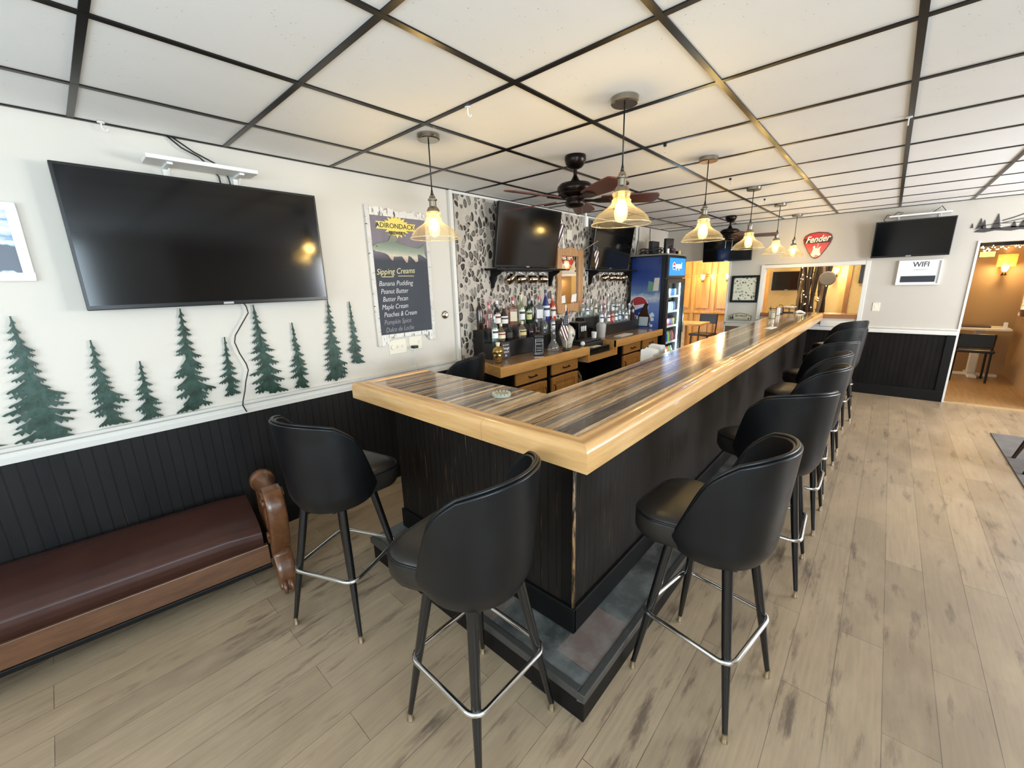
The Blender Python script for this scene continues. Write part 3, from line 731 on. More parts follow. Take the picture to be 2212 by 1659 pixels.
# starburst logo
YEL = plain('logo yellow', '#f0d66e', 0.6, var=0.02); DKG = plain('logo dark green', '#37392b', 0.6)
poly = []
for k in range(36):
    a = 2*PI*k/36; rr_ = (0.115 if k % 2 else 0.082); poly.append((1.925+rr_*1.05*math.cos(a), 2.045+rr_*0.74*math.sin(a)))
lg = MB(WL).prism(poly, 0.0122, 0.014); lg.prism([(1.745,2.075),(2.10,2.075),(2.085,2.05),(2.10,2.022),(1.745,2.022),(1.765,2.05)], 0.0122, 0.0146)
logo = lg.build('logo', YEL, cb, plabel='yellow starburst logo')
text('ADIRONDACK', 0.052, WL, 1.915, 2.032, 0.0155, DKG, logo, align='CENTER', bold=0.0003)
text('BREWERY', 0.033, WL, 1.925, 1.988, 0.0155, DKG, logo, align='CENTER', bold=0.0014)
# trout
fish = [(1.690,1.873),(1.70,1.892),(1.735,1.915),(1.78,1.925),(1.83,1.935),(1.845,1.948),(1.865,1.985),(1.905,1.978),(1.925,1.945),(1.905,1.932),(1.96,1.920),(2.03,1.905),(2.09,1.893),(2.115,1.895),(2.175,1.932),(2.178,1.90),(2.168,1.865),(2.185,1.812),(2.125,1.842),(2.10,1.843),(2.10,1.79),(2.075,1.782),(2.035,1.822),(2.01,1.83),(2.0,1.782),(1.985,1.775),(1.955,1.815),(1.945,1.824),(1.89,1.82),(1.875,1.822),(1.865,1.79),(1.85,1.795),(1.825,1.83),(1.80,1.842),(1.76,1.850),(1.72,1.855)]
t = NT('trout skin'); s3 = t.sep(t.coord()); n = t.noise(t.coord(), 30, 4)
t.set(t.mix(t.math('MULTIPLY', n, 0.5), t.ramp(t.math('ADD', s3[2], t.math('MULTIPLY', s3[0], 0.05)), [(0.655, '#c98a76'), (0.695, '#d8cdb6'), (0.735, '#8f9a86'), (0.79, '#6a7564'), (0.85, '#8d8370')]), '#6f7a6d'), 0.5); TROUT = t.m
fb = MB(WL).prism(fish, 0.0125, 0.020).build('fish_cutout', TROUT, cb, bevel=0.003, plabel='green and pink trout cutout')
MB(WL).prism([(1.733+0.006*math.cos(k), 1.893+0.006*math.sin(k)) for k in [2*PI*j/10 for j in range(10)]], 0.020, 0.0215).build('eye', BEZEL, fb)
text('Sipping Creams', 0.062, WL, 1.712, 1.685, 0.0126, CHALKY, cb, shear=0.28, bold=-0.0004, sx=0.90, rot=0.04)
MB(WL).box(1.755,1.667,0.0126,1.86,1.671,0.0132).box(1.90,1.672,0.0126,2.05,1.676,0.0132).build('underline', CHALKY, cb)
for k, (wd, sx_, x_) in enumerate((('Banana Pudding', 0.80, 1.722), ('Peanut Butter', 0.72, 1.732), ('Butter Pecan', 0.72, 1.742), ('Maple Cream', 0.72, 1.728), ('Peaches & Cream', 0.70, 1.74), ('Pumpkin Spice', 0.70, 1.735), ('Dulce de Leche', 0.68, 1.745))):
    text(wd, 0.055, WL, x_, 1.600-0.060*k, 0.0126, CHALKW if k < 5 else plain('faint chalk', '#a29fa6', 0.9), cb, shear=0.25, bold=-0.0006, sx=sx_*1.12, rot=0.012)

# switches, outlet and charger on the left wall
IVORY = plain('ivory switch plate', '#e3dcc9', 0.35)
sw = thing('switch_plate', 'ivory three-gang plate with a round dimmer under the chalkboard', 'switch', (1.84, WY, 1.055))
MB(WL).box(1.762,1.057,0,1.925,1.172,0.006).build('plate', IVORY, sw, bevel=0.003)
MB(WL).lathe([(0.0,0.006),(0.020,0.006),(0.018,0.018),(0.0,0.019)], (1.795,1.115,0), 20).build('dimmer_knob', IVORY, sw, smooth=40)
for x in (1.842, 1.888): MB(WL).box(x-0.005,1.103,0.006,x+0.005,1.127,0.014).build('toggle', IVORY, sw, bevel=0.001)
ou = thing('wall_outlet', 'ivory outlet and switch plate with a black charger plugged in', 'outlet', (2.01, WY, 1.07))
MB(WL).box(1.955,1.068,0,2.085,1.182,0.006).build('plate', IVORY, ou, bevel=0.003)
for z in (1.10, 1.15): MB(WL).box(1.972,z-0.014,0.006,1.998,z+0.014,0.0085).build('socket', IVORY, ou, bevel=0.002)
MB(WL).box(2.045,1.118,0.006,2.06,1.142,0.012).build('toggle', IVORY, ou, bevel=0.001)
MB(WL).box(1.965,1.085,0.009,2.01,1.108,0.055).build('phone_charger', BEZEL, bevel=0.004, label='small black charger plugged into the ivory outlet', cat='charger')
MB(WL).tube([(1.99,1.085,0.03),(1.992,1.03,0.012),(1.985,0.98,0.010),(1.99,0.90,0.026),(1.99,0.85,0.03)], 0.0022, 6).build('charger_cord', WHITEP, smooth=True, label='thin white cord hanging from the outlet below the chalkboard', cat='cord')
kb = thing('door_lock', 'round brushed steel lock on the white wall right of the chalkboard', 'lock', (2.357, WY, 1.30))
MB(WL).lathe([(0.0,0.0),(0.036,0.0),(0.036,0.006),(0.030,0.016),(0.026,0.018),(0.0,0.018)], (2.355,1.336,0), 32).build('rose', STEEL, kb, smooth=40)
MB(WL).lathe([(0.0,0.017),(0.016,0.018),(0.018,0.026),(0.014,0.032),(0.0,0.033)], (2.355,1.336,0), 24).build('cylinder_face', BRASS, kb, smooth=40)

# little hooks and clear bulbs on the ceiling grid
hooks = [(1.467,1.566,'white plastic hook on the ceiling, between the chalkboard lamp and the ceiling edge'),(3.217,0.047,'clear plastic hook on the ceiling at the right, over the aisle'),(0.33,2.90,'small white clip where the left wall meets the ceiling')]
for x, y, lab in hooks:
    MB().lathe([(0,CZ-0.010),(0.014,CZ-0.010),(0.014,CZ-0.006),(0,CZ-0.006)], (x,y,0), 16).tube([(x,y,CZ-0.008),(x,y,CZ-0.03),(x+0.006,y,CZ-0.042),(x+0.016,y,CZ-0.042),(x+0.020,y,CZ-0.032)], 0.003, 8).build('ceiling_hook', WHITEP, smooth=40, label=lab, cat='hook', group='ceiling hooks')
for x, y, lab in [(2.674,1.129,'small black clip with a clear hook on the ceiling, first behind the nearest pendant'),(3.947,1.098,'small black clip with a clear hook on the ceiling, past the second row pendant'),(5.232,1.103,'small black clip with a clear hook on the ceiling, farthest of three')]:
    h_ = thing('ceiling_clip', lab, 'clip', (x, y, CZ-0.06), 'ceiling clips over the bar')
    MB().box(x-0.008,y-0.008,CZ-0.022,x+0.008,y+0.008,CZ-0.006).build('clip', BEZEL, h_, bevel=0.002)
    MB().tube([(x,y,CZ-0.02),(x,y,CZ-0.045),(x+0.006,y,CZ-0.055),(x+0.014,y,CZ-0.05)], 0.0025, 6).build('hook', BGLASS, h_, smooth=True)
MB().lathe([(0,CZ-0.012),(0.035,CZ-0.012),(0.035,CZ-0.006),(0,CZ-0.006)], (4.30,2.70,0), 20).cyl((4.30,2.70,CZ-0.01),(4.30,2.70,CZ-0.08),0.012).lathe([(0,CZ-0.19),(0.030,CZ-0.19),(0.030,CZ-0.08),(0,CZ-0.08)], (4.30,2.70,0), 20).build('white_ceiling_speaker', WHITEP, smooth=40, label='small white cylinder hanging from the ceiling in front of the pebble wall', cat='fixture')

# ------------------------------------------------------------------ bench with carved arm
be = thing('bench', 'long brown leather bench with a carved scroll arm against the black wainscot', 'bench', (-0.5, 2.6, 0))
bt = rot_frame((0.60, 2.30, 0), math.radians(-7))
# local u towards the left is negative, w negative goes back to the wall
def seatb(u, v):
    # u along, v around the cross section
    pr = [(-0.50,0.24),(-0.50,0.36),(-0.47,0.385),(-0.30,0.395),(-0.12,0.385),(-0.04,0.37),(-0.005,0.345),(0.0,0.315),(-0.006,0.285),(-0.02,0.262),(-0.03,0.24)]
    k = v*(len(pr)-1); i = min(int(k), len(pr)-2); f = k-i
    w_ = pr[i][0]*(1-f)+pr[i+1][0]*f; z = pr[i][1]*(1-f)+pr[i+1][1]*f
    sag = 0.0 if u < 0.93 else -(u-0.93)*0.35
    return bt(-2.1 + u*2.02, z+sag*0.6, w_)
m = MB(); m.grid(seatb, 40, 40); m.build('seat', BROWNL, be, smooth=True)
MB(bt).box(-2.05, 0.13, -0.045, -0.06, 0.245, -0.015).build('front_rail', woodm('dark bench wood', '#6e4a31', '#472d1d', 'x', 0.35), be, bevel=0.004)
MB(bt).box(-2.05, 0.105, -0.045, -0.06, 0.13, -0.008).build('rail_moulding', BLACKP, be, bevel=0.004)
MB(bt).box(-2.1, 0.13, -0.50, -0.03, 0.24, -0.06).build('seat_box', BLACKP, be)
for u in (-2.0,): MB(bt).box(u-0.04, 0, -0.09, u+0.04, 0.14, -0.02).build('leg', CARV, be, bevel=0.01)
MB(bt).box(-0.12, 0, -0.47, -0.04, 0.14, -0.40).build('leg', CARV, be, bevel=0.01)
# carved arm: S scroll profile in (w,z) swept across u
def ribbon(center, halfw, u0, u1):
    m = MB(bt); n = len(center); L = []; R_ = []
    for i, (a, b) in enumerate(center):
        p0 = center[max(i-1, 0)]; p1 = center[min(i+1, n-1)]
        dx, dy = p1[0]-p0[0], p1[1]-p0[1]; q = math.hypot(dx, dy) or 1
        h_ = halfw[i] if isinstance(halfw, list) else halfw
        L.append((a - dy/q*h_, b + dx/q*h_)); R_.append((a + dy/q*h_, b - dx/q*h_))
    vs = []
    for u in (u0, u1):
        for (a, b) in L: vs.append((u, b, a))
        for (a, b) in R_: vs.append((u, b, a))
    fs = []
    N = 2*n
    for i in range(n-1):
        fs += [(i, i+1, n+i+1, n+i), (N+i, N+n+i, N+n+i+1, N+i+1), (i, N+i, N+i+1, i+1), (n+i, n+i+1, N+n+i+1, N+n+i)]
    fs += [(0, n, N+n, N), (n-1, N+n-1, N+2*n-1, 2*n-1)]
    return m.add(vs, fs)
cen = []; hw_ = []
for k in range(26):                       # upper volute, winding outwards
    a = PI*2.6 - k*PI*2.35/25; r_ = 0.010 + 0.0023*k; cen.append((0.035 + r_*math.cos(a), 0.50 + r_*math.sin(a))); hw_.append(0.009+0.0005*k)
S = [(-0.015,0.475),(0.03,0.425),(0.075,0.385),(0.085,0.33),(0.06,0.275),(0.03,0.24),(0.02,0.20),(0.045,0.16),(0.085,0.13),(0.10,0.09),(0.085,0.05),(0.09,0.02)]
cen2 = [(-0.03,0.52),(-0.02,0.555),(0.02,0.575),(0.065,0.565),(0.095,0.53),(0.105,0.48),(0.10,0.43),(0.085,0.38),(0.075,0.33),(0.060,0.28),(0.030,0.245),(0.010,0.205),(0.025,0.165),(0.060,0.135),(0.080,0.09),(0.075,0.05),(0.10,0.02)]
hw2 = [0.012,0.016,0.020,0.024,0.027,0.030,0.033,0.033,0.030,0.028,0.030,0.036,0.040,0.036,0.030,0.026,0.022]
arm = ribbon(cen2, hw2, -0.055, 0.035).build('arm', CARV, be, smooth=50, bevel=0.012, seg=3, sub=1, plabel='carved S-shaped wooden arm')
vol = [(0.030 + (0.006+0.0020*k)*math.cos(-k*0.30+1.2), 0.515 + (0.006+0.0020*k)*math.sin(-k*0.30+1.2)) for k in range(24)]
ribbon(vol, 0.010, -0.062, 0.042).build('volute', CARV, arm, smooth=50, bevel=0.004)
vol = [(0.000 + (0.004+0.0016*k)*math.cos(k*0.32), 0.30 + (0.004+0.0016*k)*math.sin(k*0.32)) for k in range(20)]
ribbon(vol, 0.008, -0.060, 0.040).build('volute', CARV, arm, smooth=50, bevel=0.003)
MB(bt).tube([(-0.01, 0.525, 0.02), (-0.01, 0.525, -0.02), (-0.01, 0.53, -0.10), (-0.01, 0.535, -0.19), (-0.01, 0.537, -0.20), (-0.01, 0.537, -0.235), (-0.01, 0.537, -0.245)], [0.052, 0.052, 0.044, 0.052, 0.062, 0.062, 0.052], 24).build('arm_roll', CARV, be, smooth=50, bevel=0.004)
MB(bt).box(-0.05, 0.24, -0.24, 0.02, 0.50, -0.03).build('arm_panel', CARV, be, bevel=0.015)
MB(bt).ball((0.0, 0.035, 0.085), 0.045, 14, 8, (1.0, 0.8, 1.0)).build('claw_foot', CARV, arm, smooth=True)
for k in (-1, 0, 1):
    MB(bt).tube([(k*0.028, 0.06, 0.09), (k*0.032, 0.045, 0.125), (k*0.034, 0.012, 0.14)], [0.014, 0.014, 0.008], 8).build('claw', CARV, arm, smooth=True)

# ------------------------------------------------------------------ back counter, register niche, cabinets
CT = 0.91; CF = 2.31
ct = thing('back_counter', 'golden wood back counter along the pebble wall with a lowered middle section', 'counter', (4.1, 2.6, CT-0.09))
tm = MB(lambda u, v, w: (u, v, w))
tm.prism([(2.42, CF+0.03), (3.80, CF+0.03), (3.80, WY-0.02), (2.61, WY-0.02)], CT-0.02, CT)
tm.build('counter_top', woodm('counter top wood', '#a9855c', '#6e5137', 'x', 0.22, coat=0.5), ct, plabel='left section of the glossy wood top')
MB().prism([(4.40, CF+0.03), (5.76, CF+0.03), (5.76, WY-0.02), (4.40, WY-0.02)], CT-0.02, CT).build('counter_top', woodm('counter top wood', '#a9855c', '#6e5137', 'x', 0.22, coat=0.5), ct, plabel='right section of the glossy wood top')
e = MB(); e.prism([(2.40, CF), (3.80, CF), (3.80, CF+0.03), (2.415, CF+0.03)], CT-0.085, CT+0.002)
e.build('edge_board', PINED, ct, bevel=0.003)
MB().prism([(2.40, CF), (2.425, CF+0.03), (2.615, WY-0.02), (2.585, WY-0.02)], CT-0.085, CT+0.002).build('edge_board', PINED, ct)
MB().box(4.39, CF, CT-0.085, 5.76, CF+0.03, CT+0.002).build('edge_board', PINED, ct, bevel=0.003)
MB().box(3.77, CF-0.002, CT-0.17, 3.80, WY-0.1, CT-0.001).build('side_board', PINED, ct)
MB().box(4.39, CF-0.002, CT-0.17, 4.42, WY-0.1, CT-0.001).build('side_board', PINED, ct)
MB().box(3.80, CF-0.002, CT-0.17, 4.39, CF+0.03, CT-0.11).box(3.80, CF+0.03, CT-0.15, 4.39, WY-0.1, CT-0.13).box(3.80, WY-0.13, CT-0.15, 4.39, WY-0.1, CT).build('lowered_shelf', PINED, ct)
HAND = plain('dark bronze handle', '#2b1d12', 0.35, 0.8)
def cabinet(x0, x1, lab, two=False, door=True, knob_left=True):
    cb_ = thing('base_cabinet', lab, 'cabinet', ((x0+x1)/2, 2.65, 0), 'black cabinets under the back counter')
    MB().box(x0, CF+0.075, 0.0, x1, WY-0.03, CT-0.087).build('body', BLACKP, cb_)
    f0, f1 = x0+0.03, x1-0.03; yf = CF+0.05
    dr = MB().box(f0, yf, 0.695, f1, yf+0.024, 0.81).build('drawer', CABW, cb_, bevel=0.005)
    xm = (f0+f1)/2
    MB().tube([(xm-0.05, yf, 0.755), (xm-0.05, yf-0.022, 0.75), (xm+0.05, yf-0.022, 0.75), (xm+0.05, yf, 0.755)], 0.006, 8).build('handle', HAND, dr, smooth=True)
    m = MB(); z0, z1 = 0.12, 0.665; st = 0.055
    m.box(f0, yf, z0, f0+st, yf+0.024, z1).box(f1-st, yf, z0, f1, yf+0.024, z1).box(f0+st, yf, z0, f1-st, yf+0.024, z0+st).box(f0+st, yf, z1-st, f1-st, yf+0.024, z1)
    dd = m.build('door', CABWZ, cb_, bevel=0.003)
    MB().box(f0+st, yf+0.008, z0+st, f1-st, yf+0.02, z1-st).box(f0+st+0.03, yf+0.002, z0+st+0.03, f1-st-0.03, yf+0.01, z1-st-0.03).build('panel', CABWZ, dd, bevel=0.004)
    kx = f0+0.03 if knob_left else f1-0.03
    MB().tube([(kx, yf, 0.60), (kx, yf-0.02, 0.59), (kx, yf-0.02, 0.50), (kx, yf, 0.49)], 0.005, 8).build('handle', HAND, dd, smooth=True)
    return cb_
cabinet(2.62, 3.135, 'honey wood drawer and door cabinet at the left end of the back counter', knob_left=False)
cabinet(3.16, 3.68, 'honey wood drawer and door cabinet just left of the dark opening')
cabinet(4.66, 5.20, 'honey wood drawer and door cabinet just right of the dark opening')
cabinet(5.21, 5.75, 'honey wood drawer and door cabinet next to the blue drinks fridge')
MB().box(3.69, WY-0.10, 0.0, 4.65, WY-0.03, 0.73).box(3.69, 2.45, 0, 3.72, WY-0.10, 0.73).box(4.62, 2.45, 0, 4.65, WY-0.10, 0.73).build('black_cubby', BLACKP, label='black open cubby under the lowered part of the back counter', cat='cubby')
# things half hidden in the cubby
r = random.Random(2)
bg = MB()
for k in range(9):
    x = 3.86+r.uniform(-0.07,0.10); y = 2.50+r.uniform(-0.05,0.08); z = 0.30+0.03*k
    bg.tube([(x, y, z-0.06), (x+r.uniform(-0.05,0.05), y-0.02, z+0.05), (x+r.uniform(-0.06,0.06), y, z+0.12)], [0.012, 0.02, 0.008], 8)
bg.build('crumpled_bags', plain('crumpled bag paper', '#8a7a60', 0.6, var=0.4), smooth=True, label='small pile of crumpled bags in the dark opening below the counter', cat='bags')
MB().lathe([(0.0,0.12),(0.12,0.12),(0.15,0.50),(0.158,0.52),(0.150,0.52),(0.142,0.50),(0.115,0.14),(0.0,0.14)], (4.42, 2.20, 0), 32).build('waste_bin', plain('tan bin plastic', '#b59a72', 0.5), smooth=40, label='tan round waste bin below the counter, mostly hidden by the bar', cat='bin')
MB().box(4.30, 2.08, 0, 4.54, 2.32, 0.119).build('bin_platform', BLACKP, label='low black platform under the tan waste bin', cat='platform')

# stepped bottle display
RISER = plain('black display step', '#161514', 0.35)
dl = thing('bottle_display', 'black stepped bottle display on the left section of the back counter', 'display', (3.3, 2.75, CT))
MB().box(2.64, 2.63, CT+0.001, 4.02, 2.77, CT+0.15).build('step', RISER, dl, bevel=0.003)
MB().box(2.66, 2.77, CT+0.001, 4.02, WY-0.03, CT+0.26).build('step', RISER, dl, bevel=0.003)
dr_ = thing('bottle_display', 'black stepped bottle display on the right section of the back counter', 'display', (5.05, 2.75, CT))
MB().box(4.44, 2.66, CT+0.001, 5.72, 2.78, CT+0.13).build('step', RISER, dr_, bevel=0.003)
MB().box(4.44, 2.78, CT+0.001, 5.72, WY-0.03, CT+0.24).build('step', RISER, dr_, bevel=0.003)

# bottles ---------------------------------------------------------
def bottle_proto(kind):
    P_ = dict(tall=([(0,0),(0.036,0),(0.038,0.006),(0.038,0.16),(0.034,0.185),(0.018,0.205),(0.014,0.22),(0.014,0.262)], 0.262, 0.295, 0.0145),
              square=([(0,0),(0.041,0),(0.044,0.006),(0.044,0.145),(0.038,0.168),(0.018,0.185),(0.014,0.20),(0.014,0.232)], 0.232, 0.262, 0.0155),
              slim=([(0,0),(0.031,0),(0.032,0.006),(0.032,0.20),(0.026,0.225),(0.013,0.245),(0.012,0.29)], 0.29, 0.32, 0.0135),
              short=([(0,0),(0.035,0),(0.040,0.02),(0.042,0.06),(0.034,0.095),(0.015,0.112),(0.012,0.135)], 0.135, 0.16, 0.014),
              flask=([(0,0),(0.045,0),(0.048,0.01),(0.048,0.11),(0.030,0.155),(0.016,0.175),(0.013,0.21)], 0.21, 0.24, 0.0145),
              cone=([(0,0),(0.046,0),(0.048,0.02),(0.046,0.12),(0.034,0.20),(0.018,0.26),(0.013,0.29),(0.013,0.32)], 0.32, 0.35, 0.0145))[kind]
    prof_, c0, c1, cr = P_
    return prof_, c0, c1, cr
GL = {}
def bmat(kind, col):
    key = kind+col
    if key in GL: return GL[key]
    if kind == 'glass':
        c = hexc(col); GL[key] = glassm('bottle glass '+col, c, 1.3, 0.05, 0.03, 0.16, c)
    else: GL[key] = plain('bottle '+col, col, 0.12, 0, 0.1, coat=0.5)
    return GL[key]
def bottle(kind, x, y, z, hs, body, cap, lab_col, label, group, sq=False, rs=1.0):
    """body: ('glass'|'solid', colour); hs: total height"""
    prof_, c0, c1, cr = bottle_proto(kind)
    k = hs/c1
    t = bpy.data.objects.new('liquor_bottle', None); COL.objects.link(t); t.location = (x, y, z)
    t.empty_display_size = 0.05; ORG[t] = Vector((x, y, z)); t['label'] = label; t['category'] = 'bottle'; t['group'] = group
    n = 4 if sq else 20
    kr = min(1.0, k)*rs
    def R(r): return r*kr*(1.28 if sq and r > 0.02 else 1)
    m = MB()
    if sq:
        vs = []; m2 = [(R(r), zz*k) for r, zz in prof_]
        m.lathe(m2, (0,0,0), 4); a = PI/4 - 0.75
        m.v = [(vx*math.cos(a)-vy*math.sin(a), vx*math.sin(a)+vy*math.cos(a), vz) for vx, vy, vz in m.v]
    else: m.lathe([(R(r), zz*k) for r, zz in prof_], (0,0,0), n)
    m.v = [(vx+x, vy+y, vz+z) for vx, vy, vz in m.v]
    m.build('glass_body', bmat(*body), t, smooth=45 if not sq else False, bevel=0.004 if sq else 0)
    MB().lathe([(0,c0*k-0.004),(cr*kr+0.001,c0*k-0.004),(cr*kr+0.001,hs),(0,hs)], (x,y,z), 12).build('cap', plain('cap '+cap, cap, 0.35), t, smooth=40)
    rb = max(R(r) for r, _ in prof_)
    if lab_col:
        lo, hi = 0.16*hs, 0.50*hs
        if sq:
            q = rb*0.71
            a = -0.75; m3 = MB(rot_frame((x, y, z), -0.75))
            m3.box(-q*0.86, lo, q*0.9, q*0.86, hi, q+0.003)
        else:
            m3 = MB()
            m3.grid(lambda u, v: (x+(rb+0.0012)*math.cos(-PI*0.95+u*PI*0.9-0.25), y+(rb+0.0012)*math.sin(-PI*0.95+u*PI*0.9-0.25), z+lo+(hi-lo)*v), 12, 1)
        lb = m3.build('paper_label', plain('label '+lab_col, lab_col, 0.6, var=0.1, scale=90), t, smooth=not sq)
        # printed bands on the label
        if not sq:
            m4_ = MB(); 
            for (v0, v1) in ((0.58, 0.80),):
                m4_.grid(lambda u, v: (x+(rb+0.0018)*math.cos(-PI*0.86+u*PI*0.62-0.25), y+(rb+0.0018)*math.sin(-PI*0.86+u*PI*0.62-0.25), z+lo+(hi-lo)*(v0+(v1-v0)*v)), 10, 1)
            dk = '#8c2f28' if lab_col in ('#efe9e0', '#e9dcc0') else '#3c3a38'
            m4_.build('print_band', plain('print '+dk, dk, 0.6), lb)
    return t
GLB = 'bottles on the left display'; GRB = 'bottles on the right display'
Z1 = CT+0.151; Z2 = CT+0.261
L = [
 ('slim', 2.70,2.85,Z2,0.30, ('solid','#2a1a10'),'#16110e', None, 'tall dark brown bottle with a black neck, leftmost on the upper step'),
 ('tall', 2.735,2.69,Z1,0.245, ('glass','#cfe5e0'),'#c9d6d4','#f2f4ef', 'pale teal glass bottle with a white label, leftmost on the lower step'),
 ('tall', 2.84,2.86,Z2,0.255, ('glass','#f0d2d0'),'#c84a5c', None, 'clear bottle with a pink neck, second on the upper step'),
 ('tall', 2.94,2.85,Z2,0.265, ('solid','#1d120c'),'#e8e3dc','#efe9e0', 'dark bottle with a white cap and a red and white label'),
 ('short', 2.83,2.70,Z1,0.17, ('glass','#ead9b8'),'#d8c9a0','#e9dcc0', 'short bottle with a wide cream label on the lower step'),
 ('flask', 3.035,2.85,Z2,0.215, ('solid','#35281d'),'#b7b0a6','#f0ece6', 'bourbon bottle with a big white label and grey cap'),
 ('short', 2.93,2.69,Z1,0.15, ('solid','#171412'),'#101010','#2c2b2a', 'short black bottle behind the gold skull decanter'),
 ('square', 3.18,2.85,Z2,0.29, ('glass','#eec9bf'),'#b5453c','#e9dcc0', 'pink tinted bottle with a red cap in the middle of the upper step'),
 ('tall', 3.32,2.86,Z2,0.31, ('glass','#d6e2c4'),'#e2d9a8','#f2f2f0', 'clear green tinted bottle with a tall cream cap and white label'),
 ('short', 3.13,2.69,Z1,0.165, ('glass','#f0e2d8'),'#d8c7a8', '#d8c48c', 'round clear bottle with a hanging beige tag on the lower step'),
 ('short', 3.26,2.69,Z1,0.125, ('solid','#2a1620'),'#241018', None, 'small round dark purple liqueur bottle on the lower step'),
 ('tall', 3.43,2.85,Z2,0.27, ('solid','#14301c'),'#12110f','#cfd08c', 'dark green bottle with a yellow green label'),
 ('slim', 3.52,2.88,Z2,0.27, ('solid','#1a1410'),'#d9d6d0', None, 'thin dark bottle with a white cap behind the green one'),
 ('square', 3.60,2.84,Z2,0.28, ('glass','#dfe3e8'),'#c8564a','#eceae8', 'silvery bottle with a red cap and a white label'),
 ('slim', 3.38,2.70,Z1,0.16, ('glass','#f2d9d4'),'#e8e8e8','#d9897c', 'slim small bottle with a white top and pink label on the lower step'),
 ('cone', 3.73,2.85,Z2,0.345, ('solid','#1d2a72'),'#141c4c','#dfe4f2', 'tall blue cone shaped bottle, highest on the left display'),
 ('tall', 3.86,2.85,Z2,0.29, ('solid','#b8432a'),'#d8d0c8','#f0e0d0', 'orange red bottle next to the mirror frame'),
 ('flask', 3.50,2.69,Z1,0.19, ('glass','#d8dad6'),'#88898a', None, 'clear flask bottle on the lower step behind the black whiskey bottle'),
 ('tall', 3.66,2.70,Z1,0.21, ('glass','#e6eaf0'),'#e4e4e8','#f4f4f6', 'clear bottle with a pale label on the lower step below the blue bottle'),
 ('short', 3.83,2.70,Z1,0.14, ('solid','#1b1917'),'#0f0f0f','#3f3d3b', 'short black bottle on the lower step by the skull'),
 ('slim', 3.95,2.70,Z1,0.20, ('glass','#f0ddd8'),'#c9443c', None, 'slim clear bottle with a red cap at the right end of the lower step'),
]
for q in L: bottle(*q[:9], GLB, sq=(q[0] == 'square')) if False else bottle(q[0], q[1], q[2], q[3], q[4], q[5], q[6], q[7], q[8], GLB, sq=(q[0] == 'square'))
Z3 = CT+0.131; Z4 = CT+0.241
Rr = [
 ('tall', 4.50,2.85,Z4,0.215, ('glass','#dfe8e6'),'#c9443c', None, 'clear bottle with a red cap, leftmost on the right upper step'),
 ('tall', 4.60,2.85,Z4,0.205, ('glass','#e4ecec'),'#cfcfcf','#dfe6ea', 'clear bottle with a grey cap and pale label, second on the right upper step'),
 ('tall', 4.70,2.85,Z4,0.22, ('glass','#e2eae8'),'#d8d8d8', None, 'clear unlabelled bottle, third on the right upper step'),
 ('slim', 4.81,2.85,Z4,0.25, ('glass','#ece8dc'),'#e3dcc4','#e6e0c8', 'slim clear bottle with a cream cap and cream label'),
 ('flask', 4.92,2.85,Z4,0.20, ('glass','#dfe6e4'),'#8b8b8b', None, 'wide clear flask on the right upper step'),
 ('tall', 5.03,2.85,Z4,0.205, ('glass','#f0d0d4'),'#e46a7c','#e4586c', 'clear bottle with a bright pink label on the upper step'),
 ('slim', 5.14,2.85,Z4,0.27, ('glass','#f4f6f6'),'#ffffff', None, 'slim white-capped bottle, tallest of the right display'),
 ('cone', 5.26,2.85,Z4,0.25, ('glass','#dfe4e4'),'#4b4b4b','#d8dcdc', 'cone shaped clear bottle with a dark cap'),
 ('tall', 5.38,2.85,Z4,0.22, ('glass','#e4ecec'),'#202020','#cfd6da', 'clear bottle with a black cap near the right end of the upper step'),
 ('square', 5.50,2.85,Z4,0.21, ('glass','#e6e6e2'),'#b0a894', None, 'square clear bottle near the right end of the upper step'),
 ('tall', 4.72,2.71,Z3,0.25, ('glass','#e4eef0'),'#d0d8dc','#e8eef2', 'clear bottle with a white label, leftmost on the right lower step'),
 ('slim', 4.81,2.71,Z3,0.25, ('glass','#eceff0'),'#e8e8e8', None, 'slim clear bottle beside the frosted jug'),
 ('tall', 4.90,2.71,Z3,0.22, ('glass','#f0e6e4'),'#c8c8c8','#f0e8e8', 'clear bottle with a faint white and red label'),
 ('tall', 5.00,2.71,Z3,0.225, ('glass','#f2bcb8'),'#cfcac4','#d8605c', 'pink bottle on the right lower step'),
 ('tall', 5.10,2.71,Z3,0.23, ('glass','#e4ece8'),'#3a3a3a','#e0e8e0', 'clear bottle with a dark cap right of the pink bottle'),
 ('slim', 5.20,2.71,Z3,0.25, ('glass','#dfe9ee'),'#d8dce0','#b8cfe0', 'slim clear bottle with a pale blue label'),
 ('tall', 5.30,2.71,Z3,0.23, ('glass','#e8eef0'),'#d0d0d0', None, 'clear unlabelled bottle, fourth from the right on the lower step'),
 ('tall', 5.40,2.71,Z3,0.21, ('glass','#e6ecea'),'#2a2a2a','#e6e6e6', 'clear bottle with a black cap and white label on the lower step'),
 ('slim', 5.49,2.71,Z3,0.24, ('glass','#e8ecec'),'#e0e0e0', None, 'slim clear bottle left of the dark textured bottle'),
 ('tall', 5.60,2.71,Z3,0.27, ('solid','#3a211a'),'#241512', None, 'dark brown textured bottle, rightmost of the right display'),
]
for q in Rr: bottle(q[0], q[1], q[2], q[3], q[4], q[5], q[6], q[7], q[8], GRB, sq=(q[0] == 'square'))
